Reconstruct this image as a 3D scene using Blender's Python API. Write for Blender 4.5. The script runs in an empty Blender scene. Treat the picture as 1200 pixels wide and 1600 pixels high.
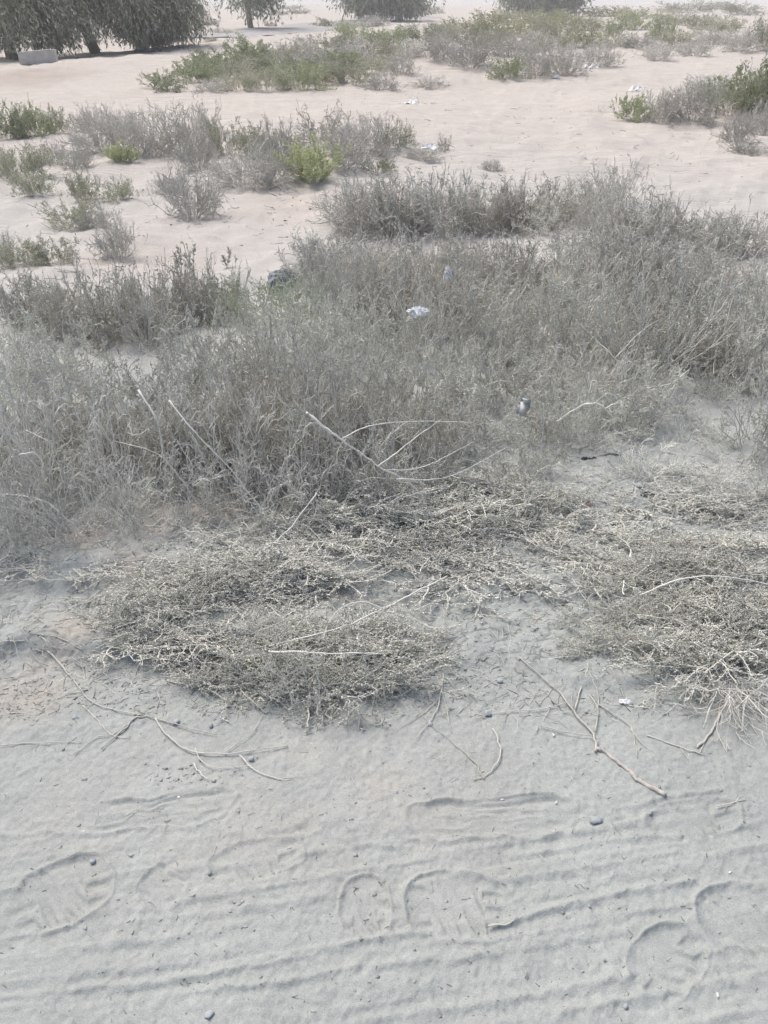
import bpy, math, random
import numpy as np
from mathutils import Vector, Matrix

# ------------------------------------------------------------------ camera, sky, sun, exposure
SC = bpy.context.scene
COL = SC.collection
random.seed(5)
RNG = np.random.default_rng(11)
W0, H0, F0 = 1200.0, 1600.0, 1209.0        # photograph size and focal length in pixels
CAM_H = 1.6
PITCH = math.atan((800.0 - 2.0) / F0)      # horizon at the very top edge of the picture

cam = bpy.data.cameras.new('camera')
cam_o = bpy.data.objects.new('camera', cam)
COL.objects.link(cam_o)
cam.sensor_fit = 'VERTICAL'
cam.sensor_height = 32.0
cam.lens = F0 / H0 * 32.0
cam.clip_start = 0.05
cam.clip_end = 6000.0
cam_o.location = (0, 0, CAM_H)
cam_o.rotation_euler = (math.radians(90) - PITCH, 0, 0)
SC.camera = cam_o

SUN_EL, SUN_ROT = math.radians(60), math.radians(-42)
w = bpy.data.worlds.new('World')
SC.world = w
w.use_nodes = True
nt = w.node_tree
bg = nt.nodes['Background']
sky = nt.nodes.new('ShaderNodeTexSky')
sky.sky_type = 'NISHITA'
sky.sun_disc = False
sky.sun_elevation = SUN_EL
sky.sun_rotation = SUN_ROT
sky.air_density = 1.0
sky.dust_density = 6.0
sky.ozone_density = 1.0
nt.links.new(sky.outputs[0], bg.inputs[0])
bg.inputs[1].default_value = 0.13

sl = bpy.data.lights.new('sun', 'SUN')
sl.energy = 1.4
sl.angle = math.radians(22)
sl.color = (1.0, 0.94, 0.86)
sun = bpy.data.objects.new('sun', sl)
COL.objects.link(sun)
sd = Vector((math.sin(SUN_ROT) * math.cos(SUN_EL), math.cos(SUN_ROT) * math.cos(SUN_EL), math.sin(SUN_EL)))
sun.rotation_euler = sd.to_track_quat('Z', 'Y').to_euler()
sun.location = (-3, 5, 9)

vs = SC.view_settings
vs.view_transform = 'Standard'
vs.look = 'None'
vs.gamma = 1.0
vs.use_curve_mapping = False
vs.exposure = 0.44

SC.render.engine = 'CYCLES'
cy = SC.cycles
cy.max_bounces = 8
cy.diffuse_bounces = 6
cy.glossy_bounces = 1
cy.transmission_bounces = 2
cy.volume_bounces = 1
cy.transparent_max_bounces = 4
cy.use_denoising = True
cy.denoising_prefilter = 'NONE'
cy.use_adaptive_sampling = False

# ------------------------------------------------------------------ noise and terrain
def smooth(a, b, x):
    t = np.clip((x - a) / (b - a), 0, 1)
    return t * t * (3 - 2 * t)

def _hash(ix, iy, s):
    h = (ix.astype(np.int64) * 374761393 + iy.astype(np.int64) * 668265263 + s * 974634777) & 0x7fffffff
    h = ((h ^ (h >> 13)) * 1274126177) & 0x7fffffff
    return ((h ^ (h >> 16)) & 0xffff) / 65535.0

def vnoise(x, y, s=0):
    x = np.asarray(x, float); y = np.asarray(y, float)
    ix = np.floor(x); iy = np.floor(y)
    fx = x - ix; fy = y - iy
    fx = fx * fx * fx * (fx * (fx * 6 - 15) + 10); fy = fy * fy * fy * (fy * (fy * 6 - 15) + 10)
    a = _hash(ix, iy, s); b = _hash(ix + 1, iy, s); c = _hash(ix, iy + 1, s); d = _hash(ix + 1, iy + 1, s)
    return (a + (b - a) * fx) * (1 - fy) + (c + (d - c) * fx) * fy - 0.5

def fbm(x, y, s=0, o=3, g=0.5):
    r = 0; a = 1.0; k = 1.0
    for i in range(o):
        r = r + a * vnoise(x * k + i * 17.3, y * k - i * 9.1, s + i)
        a *= g; k *= 2.03
    return r

def Hmacro(x, y):
    """large shape of the land: low terraces by the track, thicket bank, mounds under the far shrubs"""
    x = np.asarray(x, float); y = np.asarray(y, float)
    n1 = fbm(x * 1.3, y * 1.3, 3, 3)
    yy = y + 0.16 * n1
    left = 1 - 0.72 * smooth(-0.45, 0.15, x)
    h = left * 0.045 * smooth(1.56, 1.63, yy + 0.05 * fbm(x * 6, y * 6, 8, 2))
    h = h + left * 0.05 * smooth(1.88, 2.0, yy + 0.10 * fbm(x * 4, y * 4, 12, 2))
    h = h + left * 0.09 * smooth(2.35, 2.55, yy + 0.06 * fbm(x * 5, y * 5, 15, 2))
    h = h * (1 - smooth(4.0, 8.0, y))
    h = h + 0.10 * n1 * smooth(1.8, 4.0, y) * 0.5
    h = h + 0.5 * fbm(x * 0.16, y * 0.16, 31, 2) * smooth(7, 20, y) * 0.6
    d = ((x + 0.2) / 8.5) ** 2 + ((y - 27) / 7.0) ** 2
    h = h + 0.45 * np.exp(-d * 1.5)
    d = ((x - 6.2) / 3.0) ** 2 + ((y - 15.5) / 2.0) ** 2
    h = h + 0.25 * np.exp(-d * 1.5)
    h = h * (1 - smooth(60, 140, y)) 
    return h

CP, SP = math.cos(PITCH), math.sin(PITCH)
def ray(px, py):
    u = (px - 600.0) / F0; v = (800.0 - py) / F0
    return np.array([u, CP + v * SP, -SP + v * CP])

def G(px, py):
    """the ground point seen at a pixel of the photograph"""
    d = ray(px, py)
    if d[2] > -0.004: d[2] = -0.004
    t = CAM_H / -d[2]
    for _ in range(12):
        hz = float(Hmacro(d[0] * t, d[1] * t))
        t2 = (CAM_H - hz) / -d[2]
        t = 0.5 * t + 0.5 * t2
    return Vector((d[0] * t, d[1] * t, float(Hmacro(d[0] * t, d[1] * t))))

def GV(px, py):
    u = (px - 600.0) / F0; v = (800.0 - py) / F0
    dx, dy, dz = u, CP + v * SP, np.minimum(-SP + v * CP, -.004)
    t = CAM_H / -dz
    for _ in range(10):
        t = .5 * t + .5 * (CAM_H - Hmacro(dx * t, dy * t)) / -dz
    return np.stack([dx * t, dy * t, Hmacro(dx * t, dy * t)], 1)

def mpp(p):
    """metres per photograph pixel at a point"""
    return (p[1] * CP + (CAM_H - p[2]) * SP) / F0

# ridges pushed up by tyres and shoes: pixel polylines, height and half width in metres
RIDGES = [
    ([(770, 1450), (850, 1422), (950, 1397), (1080, 1375)], .011, .007),
    ([(800, 1338), (900, 1322), (1000, 1308), (1180, 1290)], .006, .008),
    ([(760, 1378), (850, 1366), (950, 1352), (1060, 1332)], .006, .010),
    ([(-40, 1563), (200, 1540), (400, 1510), (520, 1483), (640, 1455)], .006, .007),
    ([(120, 1545), (300, 1525), (420, 1497)], .007, .007),
    ([(-30, 1502), (150, 1475), (250, 1468), (400, 1440)], .006, .009),
    ([(560, 1596), (800, 1560), (1000, 1520)], .007, .010),
    ([(280, 1552), (450, 1535), (560, 1508)], .008, .007),
    ([(-20, 1308), (80, 1300), (160, 1304), (220, 1292), (300, 1296), (345, 1275), (368, 1245)], .006, .006),
    ([(150, 1262), (230, 1258), (300, 1262)], .004, .006),
    ([(590, 1512), (700, 1498), (780, 1490)], .006, .009),
    ([(880, 1582), (1020, 1552), (1180, 1530)], .006, .009),
    ([(640, 1310), (700, 1314), (800, 1305), (860, 1305), (895, 1285)], .008, .007),
    ([(690, 1270), (760, 1272), (830, 1262)], .005, .008),
    ([(430, 1320), (500, 1300), (560, 1320), (640, 1322)], .004, .008),
    ([(330, 1365), (420, 1320), (470, 1305)], .004, .007),
    ([(980, 1262), (1060, 1240), (1120, 1236)], .006, .007),
    ([(970, 1290), (1040, 1262), (1130, 1258)], .005, .006),
    ([(1060, 1490), (1130, 1485), (1220, 1480)], .006, .008),
]
# shoe prints: centre pixel, length, width in metres, turn in degrees, depth, tread
PRINTS = [
    (95, 1397, .205, .150, 22, .013, 1), (570, 1415, .105, .125, 4, .010, 2), (716, 1417, .225, .145, -4, .012, 1),
    (775, 1276, .40, .115, 2, .015, 0), (1165, 1440, .19, .16, 14, .013, 1), (1042, 1500, .17, .12, 38, .012, 2),
    (245, 1268, .36, .10, 8, .010, 0), (1085, 1280, .22, .10, 12, .008, 1), (255, 1385, .10, .09, -20, .006, 0),
    (400, 1345, .2, .1, 15, .006, 1),
]

RIDGES_W = [([(G(*q).x, G(*q).y) for q in pts], a * .62, b * .8) for pts, a, b in RIDGES]
PRINTS_W = [(G(p[0], p[1]), p[2], p[3], p[4], p[5] * (.5 if p[6] else .42), p[6]) for p in PRINTS]

def seg_field(X, Y, pts):
    d2 = np.full(X.shape, 9.0)
    for (a, b) in zip(pts[:-1], pts[1:]):
        ax, ay = a; bx, by = b
        dx, dy = bx - ax, by - ay
        t = np.clip(((X - ax) * dx + (Y - ay) * dy) / (dx * dx + dy * dy), 0, 1)
        d2 = np.minimum(d2, (X - ax - t * dx) ** 2 + (Y - ay - t * dy) ** 2)
    return np.sqrt(d2)

def add_detail(X, Y, Z):
    """prints, ruts and crumbs of the sand close to the track"""
    near = Y < 3.2
    x = X[near]; y = Y[near]
    z = np.zeros(x.shape)
    foot = 1 - smooth(1.35, 1.6, y)
    # tyre tread: broken ridges running a little uphill to the right
    a = math.radians(9)
    u = x * math.cos(a) + y * math.sin(a); v = -x * math.sin(a) + y * math.cos(a)
    rut = smooth(1.18, 1.02, y - 0.05 * x + .05 * vnoise(x * 3, y * 3, 5))
    wob = .006 * fbm(u * 5, v * 5, 41, 2)
    band = np.maximum(0, fbm(u * 1.8, (v + wob * .6) * 48, 21, 2))
    z += .0075 * band * rut
    z += .004 * fbm(u * 2.0, v * 9, 27, 2) * rut
    # soft lumps and crumbs
    z += .012 * fbm(x * 7, y * 7, 51, 3) * (1 - .5 * foot)
    z += .0042 * fbm(x * 26, y * 26, 55, 3)
    z += .0030 * fbm(x * 90, y * 90, 61, 2)
    rough = smooth(1.45, 1.8, y)
    z += rough * .011 * np.abs(fbm(x * 11, y * 14, 71, 3))
    cr = np.abs(fbm(x * 16, y * 22, 75, 2))
    z -= rough * .007 * np.exp(-(cr / .035) ** 2)
    for wp, amp, hw in RIDGES_W:
        xs = [q[0] for q in wp]; ys = [q[1] for q in wp]
        m = (x > min(xs) - .08) & (x < max(xs) + .08) & (y > min(ys) - .08) & (y < max(ys) + .08)
        if not m.any(): continue
        xx, yy = x[m], y[m]
        d = seg_field(xx + .007 * fbm(xx * 40, yy * 40, 81, 2), yy + .007 * fbm(xx * 40, yy * 40, 85, 2), wp)
        k = .65 + .9 * vnoise(xx * 9, yy * 9, 87)
        z[m] += amp * k * np.exp(-(d / hw) ** 2) - amp * .5 * np.exp(-((d - hw * 2.6) / (hw * 1.6)) ** 2)
    for (c, L, Wd, rot, dep, tr) in PRINTS_W:
        m = (np.abs(x - c.x) < .35) & (np.abs(y - c.y) < .35)
        xx = x[m] - c.x; yy = y[m] - c.y
        xx = xx + .012 * fbm(x[m] * 18, y[m] * 18, 91, 2); yy = yy + .012 * fbm(x[m] * 18, y[m] * 18, 95, 2)
        r = math.radians(rot)
        lu = (xx * math.cos(r) + yy * math.sin(r)) / (L / 2); lv = (-xx * math.sin(r) + yy * math.cos(r)) / (Wd / 2)
        if L > .3: lv = lv / (1 - .28 * np.exp(-((lu + .15) / .35) ** 2))
        e = (np.abs(lu) ** 2.6 + np.abs(lv) ** 2.6) ** (1 / 2.6)
        ins = smooth(1.04, .82, e)
        dz = -dep * ins * (.75 + .9 * vnoise(xx * 9 + c.x * 7, yy * 9, 98)) + dep * 1.0 * np.exp(-((e - 1.06) / .045) ** 2) * np.clip(.45 + 1.6 * vnoise(xx * 11 + c.x * 5, yy * 11, 99), 0, 1.2)
        if tr:
            t = np.sign(np.sin(lu * L / 2 / .0062)) if tr == 1 else np.sign(np.sin(lv * Wd / 2 / .0055))
            q = np.clip(np.sin((lu * L / 2 + (.2 * lv * Wd)) / (.0052 if tr == 1 else .0045)) * 2, -1, 1)
            q2 = np.clip(np.sin(lv * Wd / 2 / .006) * 2, -1, 1)
            dz += .0030 * ins * np.where(np.abs(lu) < .5, q, q2) * smooth(.4, -.1, vnoise(xx * 12, yy * 12, 103))
        else:
            dz += .006 * ins * fbm(lu * 2.0, lv * 5, 107, 2)
        z[m] = z[m] * (1 - .55 * ins) + dz
    Z[near] += z * (1 - smooth(2.6, 3.2, y))

# ------------------------------------------------------------------ mesh helpers
def mesh_np(name, V, T, mat, tint=None, smooth_=False, quads=False):
    k = 4 if quads else 3
    V = np.asarray(V, np.float32).reshape(-1, 3); T = np.asarray(T, np.int32).reshape(-1, k)
    me = bpy.data.meshes.new(name)
    me.vertices.add(len(V)); me.vertices.foreach_set('co', V.ravel())
    me.loops.add(T.size); me.loops.foreach_set('vertex_index', T.ravel())
    me.polygons.add(len(T)); me.polygons.foreach_set('loop_start', np.arange(0, T.size, k, dtype=np.int32))
    try: me.polygons.foreach_set('loop_total', np.full(len(T), k, np.int32))
    except Exception: pass
    if tint is not None:
        at = me.attributes.new('tint', 'FLOAT', 'POINT')
        at.data.foreach_set('value', np.asarray(tint, np.float32).ravel())
    me.update(calc_edges=True)
    if smooth_: me.polygons.foreach_set('use_smooth', np.ones(len(T), bool))
    if mat: me.materials.append(mat)
    return me

def link(name, data, parent=None):
    o = bpy.data.objects.new(name, data)
    COL.objects.link(o)
    if parent: o.parent = parent
    return o

def tag(o, label=None, cat=None, group=None, kind=None):
    if label: o['label'] = label
    if cat: o['category'] = cat
    if group: o['group'] = group
    if kind: o['kind'] = kind
    return o

def norm(v):
    return v / np.maximum(np.linalg.norm(v, axis=-1, keepdims=True), 1e-9)

def grow(start, dirs, lens, nseg, wig, trop, rng, floor=None):
    """N wandering curves at once -> (N, nseg+1, 3)"""
    N = len(start)
    P = np.zeros((N, nseg + 1, 3)); P[:, 0] = start
    d = norm(np.asarray(dirs, float)); st = (np.asarray(lens) / nseg)[:, None]
    for i in range(nseg):
        d = norm(d + rng.normal(0, wig, (N, 3)) + np.asarray(trop))
        q = P[:, i] + d * st
        if floor is not None:
            low = q[:, 2] < floor
            q[low, 2] = floor + rng.uniform(0, .004, low.sum()); d[low, 2] = np.abs(d[low, 2]) * .3
        P[:, i + 1] = q
    return P

def kids(P, per, t0, t1, ang, rng, up=0.0):
    """starting points and directions of side twigs on the curves P"""
    N, S, _ = P.shape
    idx = np.repeat(np.arange(N), per)
    t = rng.uniform(t0, t1, len(idx)) * (S - 1)
    i = np.minimum(t.astype(int), S - 2); f = (t - i)[:, None]
    a = P[idx, i]; b = P[idx, i + 1]
    pos = a * (1 - f) + b * f
    tan = norm(b - a)
    r = rng.normal(0, 1, tan.shape); r = norm(r - tan * (r * tan).sum(-1, keepdims=True))
    an = np.radians(rng.uniform(ang[0], ang[1], len(idx)))[:, None]
    d = tan * np.cos(an) + r * np.sin(an)
    d[:, 2] += up
    return pos, norm(d), idx

def tubes(P, r0, r1, sides=3, tints=None, rng=RNG):
    """tapered tubes round the curves P -> verts, tris, tint"""
    N, S, _ = P.shape
    T = np.zeros_like(P); T[:, 1:-1] = P[:, 2:] - P[:, :-2]; T[:, 0] = P[:, 1] - P[:, 0]; T[:, -1] = P[:, -1] - P[:, -2]
    T = norm(T)
    ref = np.where(np.abs(T[..., 2:3]) < .9, np.array([0, 0, 1.0]), np.array([1.0, 0, 0]))
    A = norm(np.cross(T, ref)); B = np.cross(T, A)
    k = np.linspace(0, 1, S)[None, :, None]
    r0 = np.broadcast_to(np.asarray(r0, float).reshape(-1, 1, 1), (N, 1, 1)); r1 = np.broadcast_to(np.asarray(r1, float).reshape(-1, 1, 1), (N, 1, 1))
    R = r0 * (1 - k) + r1 * k
    an = np.linspace(0, 2 * np.pi, sides, endpoint=False)
    V = np.stack([P + R * (math.cos(q) * A + math.sin(q) * B) for q in an], axis=2)   # N,S,sides,3
    base = (np.arange(N)[:, None, None] * S + np.arange(S - 1)[None, :, None]) * sides
    j = np.arange(sides)[None, None, :]; j2 = (j + 1) % sides
    a = base + j; b = base + j2; c = b + sides; d = a + sides
    F = np.concatenate([np.stack([a, b, c], -1).reshape(-1, 3), np.stack([a, c, d], -1).reshape(-1, 3)])
    if tints is None: tints = rng.uniform(0, 1, N)
    return V.reshape(-1, 3), F, np.repeat(tints, S * sides)

def leaves(pos, d, ln, wd, rng, solid=True, tints=None):
    """small leaves: solid three-sided buds, or folded blades"""
    N = len(pos)
    d = norm(d)
    r = rng.normal(0, 1, d.shape); A = norm(np.cross(d, r)); B = np.cross(d, A)
    ln = np.broadcast_to(ln, (N,))[:, None] * rng.uniform(.6, 1.35, (N, 1)); wd = np.broadcast_to(wd, (N,))[:, None] * rng.uniform(.7, 1.3, (N, 1))
    if solid:
        m = pos + d * ln * .55
        V = np.stack([pos, m + A * wd, m - A * wd * .5 + B * wd * .87, m - A * wd * .5 - B * wd * .87, pos + d * ln], 1)
        F0_ = np.array([[0, 1, 2], [0, 2, 3], [0, 3, 1], [4, 2, 1], [4, 3, 2], [4, 1, 3]])
        k = 5
    else:
        m = pos + d * ln * .5
        V = np.stack([pos, m + A * wd + B * wd * .3, pos + d * ln, m - A * wd + B * wd * .3], 1)
        F0_ = np.array([[0, 1, 2], [0, 2, 3]])
        k = 4
    F = (np.arange(N)[:, None, None] * k + F0_[None]).reshape(-1, 3)
    if tints is None: tints = rng.uniform(0, 1, N)
    return V.reshape(-1, 3), F, np.repeat(tints, k)

def join(parts):
    V, F, T, o = [], [], [], 0
    for v, f, t in parts:
        V.append(v); F.append(f + o); T.append(t); o += len(v)
    return np.concatenate(V), np.concatenate(F), np.concatenate(T)

# ------------------------------------------------------------------ materials
def nodes_mat(name, rough=.9):
    m = bpy.data.materials.new(name)
    m.use_nodes = True
    b = m.node_tree.nodes['Principled BSDF']
    b.inputs['Roughness'].default_value = rough
    b.inputs['Specular IOR Level'].default_value = .15
    return m, m.node_tree, b

def ramp(nt_, stops):
    r = nt_.nodes.new('ShaderNodeValToRGB')
    e = r.color_ramp.elements
    while len(e) < len(stops): e.new(.5)
    for q, (p, c) in zip(e, stops):
        q.position = p; q.color = (*c, 1)
    return r

def plant_mat(name, dark, mid, pale, vary=.22, trans=0.0):
    """dusty plant matter: colour differs from twig to twig and from plant to plant"""
    m, t, b = nodes_mat(name, .95)
    at = t.nodes.new('ShaderNodeAttribute'); at.attribute_name = 'tint'
    dark, mid, pale = [(c[0], c[1] * 1.0, c[2] * .972) for c in (dark, mid, pale)]
    r = ramp(t, [(0, dark), (.45, mid), (1, pale)])
    t.links.new(at.outputs['Fac'], r.inputs[0])
    oi = t.nodes.new('ShaderNodeObjectInfo')
    mr = t.nodes.new('ShaderNodeMapRange'); mr.inputs['To Min'].default_value = 1 - vary; mr.inputs['To Max'].default_value = 1 + vary
    t.links.new(oi.outputs['Random'], mr.inputs['Value'])
    mx = t.nodes.new('ShaderNodeMix'); mx.data_type = 'RGBA'; mx.blend_type = 'MULTIPLY'; mx.inputs[0].default_value = 1
    t.links.new(r.outputs[0], mx.inputs[6]); t.links.new(mr.outputs[0], mx.inputs[7])
    t.links.new(mx.outputs[2], b.inputs['Base Color'])
    return m

M = {}
M['twig'] = plant_mat('dusty_twig', (.47, .47, .44), (.68, .68, .645), (.83, .83, .795))
M['stem'] = plant_mat('pale_stem', (.58, .58, .555), (.72, .72, .695), (.84, .84, .815), .1)
M['loose'] = plant_mat('loose_twig', (.38, .375, .35), (.50, .495, .465), (.62, .615, .585), .1)
M['bud'] = plant_mat('dusty_bud', (.46, .465, .43), (.64, .645, .605), (.78, .785, .745))
M['brown'] = plant_mat('brown_twig', (.37, .357, .325), (.55, .535, .495), (.74, .725, .68))
M['greyfine'] = plant_mat('fine_grey_twig', (.42, .41, .39), (.58, .568, .545), (.72, .71, .685))
M['olive'] = plant_mat('olive_leaf', (.28, .30, .185), (.42, .44, .29), (.55, .565, .40))
M['green'] = plant_mat('green_leaf', (.28, .33, .18), (.42, .475, .28), (.55, .59, .39))
M['yellow'] = plant_mat('yellow_green_leaf', (.29, .30, .16), (.42, .43, .25), (.55, .55, .36))
M['lime'] = plant_mat('lime_leaf', (.43, .47, .27), (.57, .60, .39), (.67, .70, .51))
M['tinted'] = plant_mat('green_tinted_leaf', (.28, .34, .22), (.40, .46, .32), (.52, .56, .44))
M['tree'] = plant_mat('tree_leaf', (.22, .24, .18), (.34, .365, .285), (.47, .495, .41), .12)
M['bark'] = plant_mat('bark', (.16, .145, .125), (.24, .22, .19), (.32, .30, .26), .1)

def ground_mat():
    m, t, b = nodes_mat('sand', .97)
    L = t.links.new
    geo = t.nodes.new('ShaderNodeNewGeometry')
    ca = t.nodes.new('ShaderNodeAttribute'); ca.attribute_name = 'sandcol'
    def noise(scale, det=4, rough=.6):
        n = t.nodes.new('ShaderNodeTexNoise'); n.inputs['Scale'].default_value = scale
        n.inputs['Detail'].default_value = det; n.inputs['Roughness'].default_value = rough
        L(geo.outputs['Position'], n.inputs['Vector']); return n
    n1 = noise(3.0, 6, .65); n2 = noise(55, 4, .7); n3 = noise(420, 2, .6)
    def mul(col, fac_node, lo, hi, a=.3, z=.7):
        mr = t.nodes.new('ShaderNodeMapRange'); mr.inputs['From Min'].default_value = a; mr.inputs['From Max'].default_value = z
        mr.inputs['To Min'].default_value = lo; mr.inputs['To Max'].default_value = hi
        L(fac_node.outputs[0], mr.inputs['Value'])
        mx = t.nodes.new('ShaderNodeMix'); mx.data_type = 'RGBA'; mx.blend_type = 'MULTIPLY'; mx.inputs[0].default_value = 1
        L(col, mx.inputs[6]); L(mr.outputs[0], mx.inputs[7]); return mx.outputs[2]
    c = mul(ca.outputs['Color'], n1, .92, 1.08)
    c = mul(c, n2, .90, 1.09)
    c = mul(c, n3, .86, 1.13)
    L(c, b.inputs['Base Color'])
    bp = t.nodes.new('ShaderNodeBump'); bp.inputs['Strength'].default_value = .55; bp.inputs['Distance'].default_value = .0035
    add = t.nodes.new('ShaderNodeMath'); add.operation = 'MULTIPLY_ADD'; add.inputs[1].default_value = .5
    n4 = noise(160, 4, .65)
    L(n3.outputs[0], add.inputs[0]); L(n4.outputs[0], add.inputs[2])
    L(add.outputs[0], bp.inputs['Height'])
    # wheel ruts on the open track: relief drawn out along the track, only away from the camera's verge
    mp = t.nodes.new('ShaderNodeMapping'); mp.inputs['Rotation'].default_value = (0, 0, math.radians(-6)); mp.inputs['Scale'].default_value = (.35, 2.6, 1)
    L(geo.outputs['Position'], mp.inputs['Vector'])
    n5 = t.nodes.new('ShaderNodeTexNoise'); n5.inputs['Scale'].default_value = 1.0; n5.inputs['Detail'].default_value = 6; n5.inputs['Roughness'].default_value = .65
    L(mp.outputs[0], n5.inputs['Vector'])
    sp = t.nodes.new('ShaderNodeSeparateXYZ'); L(geo.outputs['Position'], sp.inputs[0])
    mk = t.nodes.new('ShaderNodeMapRange'); mk.inputs['From Min'].default_value = 4.5; mk.inputs['From Max'].default_value = 9; mk.inputs['To Min'].default_value = 0; mk.inputs['To Max'].default_value = .8
    L(sp.outputs[1], mk.inputs['Value'])
    b2 = t.nodes.new('ShaderNodeBump'); b2.inputs['Distance'].default_value = .10
    L(n5.outputs[0], b2.inputs['Height']); L(mk.outputs[0], b2.inputs['Strength']); L(bp.outputs[0], b2.inputs['Normal']); L(b2.outputs[0], b.inputs['Normal'])
    return m

def plain_mat(name, c1, c2, scale=30, rough=.8, bump=.2, dist=.002):
    m, t, b = nodes_mat(name, rough)
    L = t.links.new
    tc = t.nodes.new('ShaderNodeTexCoord')
    n = t.nodes.new('ShaderNodeTexNoise'); n.inputs['Scale'].default_value = scale; n.inputs['Detail'].default_value = 5
    L(tc.outputs['Object'], n.inputs['Vector'])
    r = ramp(t, [(.3, c1), (.7, c2)])
    L(n.outputs[0], r.inputs[0]); L(r.outputs[0], b.inputs['Base Color'])
    if bump:
        bp = t.nodes.new('ShaderNodeBump'); bp.inputs['Strength'].default_value = bump; bp.inputs['Distance'].default_value = dist
        L(n.outputs[0], bp.inputs['Height']); L(bp.outputs[0], b.inputs['Normal'])
    return m

M['sand'] = ground_mat()
M['stone'] = plain_mat('blue_grey_stone', (.29, .325, .35), (.45, .49, .52), 60, .7)
M['white_stone'] = plain_mat('white_chip', (.62, .62, .60), (.8, .8, .78), 60, .7)
M['concrete'] = plain_mat('concrete', (.42, .41, .39), (.56, .545, .52), 6, .9, .3, .01)
M['plastic'] = plain_mat('white_plastic', (.70, .72, .74), (.85, .86, .87), 20, .35)
M['bluebag'] = plain_mat('dark_blue_plastic', (.13, .145, .18), (.30, .325, .38), 14, .4, .5, .01)
M['card'] = plain_mat('white_card', (.66, .68, .70), (.82, .83, .84), 25, .6)
M['bluecard'] = plain_mat('blue_card', (.34, .41, .48), (.50, .56, .62), 25, .6)
M['black'] = plain_mat('black_scrap', (.05, .05, .055), (.13, .13, .14), 40, .8)
M['gravel'] = plain_mat('gravel', (.30, .30, .30), (.42, .42, .42), 5, .95, .4, .01)
M['red'] = plain_mat('faded_red', (.36, .28, .26), (.44, .37, .34), 30, .8)
M['wood'] = plain_mat('weathered_wood', (.38, .36, .335), (.56, .535, .50), 90, .9, .4)
M['darkbit'] = plant_mat('dark_litter', (.13, .13, .125), (.21, .21, .205), (.32, .32, .31), 0)
M['clod'] = plant_mat('sand_clod', (.31, .335, .325), (.35, .37, .36), (.39, .405, .39), 0)

# ------------------------------------------------------------------ ground
def sand_colour(x, y):
    """dust from the track greys the sand near it; cut faces and the open desert are warmer"""
    grey = np.array([.342, .370, .362]); pale = np.array([.445, .438, .42]); far = np.array([.485, .458, .425])
    n = fbm(x * .9, y * .9, 201, 3)
    k1 = smooth(2.7, 5.2, y + .8 * n)[:, None]; k2 = smooth(6.5, 14, y + 3 * fbm(x * .3, y * .3, 207, 2))[:, None]
    c = grey * (1 - k1) + pale * k1
    c = c * (1 - k2) + far * k2
    peach = np.array([.46, .385, .33])
    near = y < 9
    pk = np.zeros(len(x))
    for px, py, r, s in [(270, 800, .16, .75), (400, 790, .16, .5), (130, 975, .09, .8), (180, 890, .10, .55), (60, 1075, .13, .55), (500, 905, .12, .4),
                         (140, 830, .12, .5), (560, 770, .1, .3), (300, 1040, .09, .3), (440, 950, .1, .3), (640, 1275, .3, .12), (200, 1280, .3, .12), (480, 1260, .25, .1)]:
        g = G(px, py)
        pk[near] += s * np.exp(-(((x[near] - g.x) / r) ** 2 + ((y[near] - g.y) / (r * .8)) ** 2))
    pk *= np.clip(.75 + 1.1 * fbm(x * 9, y * 9, 211, 3), 0, 1.4)
    # dull orange patch on the clearing behind the thicket
    for px, py, r, s in [(480, 320, .9, .35), (250, 400, .6, .25)]:
        g = G(px, py); pk += s * np.exp(-(((x - g.x) / r) ** 2 + ((y - g.y) / r) ** 2))
    pk = np.clip(pk, 0, .85)[:, None]
    c = c * (1 - pk) + peach * pk
    # darker brown, blotchy patch of ground under the big tree at the left
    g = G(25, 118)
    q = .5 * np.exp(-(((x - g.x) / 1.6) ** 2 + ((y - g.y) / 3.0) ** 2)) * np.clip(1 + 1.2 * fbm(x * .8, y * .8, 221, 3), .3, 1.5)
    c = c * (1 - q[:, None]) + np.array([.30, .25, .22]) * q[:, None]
    return c

def build_ground():
    ys = [0.30]
    while ys[-1] < 1500:
        y = ys[-1]
        if y < .55: s = .012
        elif y < 1.75: s = .0036
        elif y < 2.7: s = .0036 + (y - 1.75) * .006
        else: s = .0095 + (y - 2.7) * .026
        ys.append(y + s)
    ys = np.array([-1500.0, -300, -60, -12, -4, -2, -1, -.4, 0, .15] + ys)
    core = np.linspace(-1, 1, 500)
    out = 1 + np.cumsum(.006 * 1.19 ** np.arange(45))
    us = np.concatenate([-out[::-1], core, out])
    half = np.maximum(.62 * np.maximum(ys, .0) + .22, .55)          # half width of the finely cut middle strip
    Y = np.repeat(ys[:, None], len(us), 1); X = us[None, :] * half[:, None]
    Z = Hmacro(X, Y)
    fl = (X.ravel().copy(), Y.ravel().copy(), Z.ravel().copy())
    x, y, z = fl
    add_detail(x, y, z)
    m = y > 2.2
    z[m] += (.05 * fbm(x[m] * 2.2, y[m] * 2.2, 121, 3) + .02 * fbm(x[m] * 9, y[m] * 9, 127, 2)) * smooth(2.2, 5, y[m]) * (1 - smooth(40, 90, y[m]))
    n, k = Y.shape
    i = (np.arange(n - 1)[:, None] * k + np.arange(k - 1)[None, :]).ravel()
    Q = np.stack([i, i + 1, i + k + 1, i + k], 1)
    me = mesh_np('ground', np.stack([x, y, z], 1), Q, M['sand'], smooth_=True, quads=True)
    at = me.attributes.new('sandcol', 'FLOAT_COLOR', 'POINT')
    c = sand_colour(x, y)
    at.data.foreach_set('color', np.concatenate([c, np.ones((len(c), 1))], 1).astype(np.float32).ravel())
    tag(link('ground', me), kind='structure')
build_ground()

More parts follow.
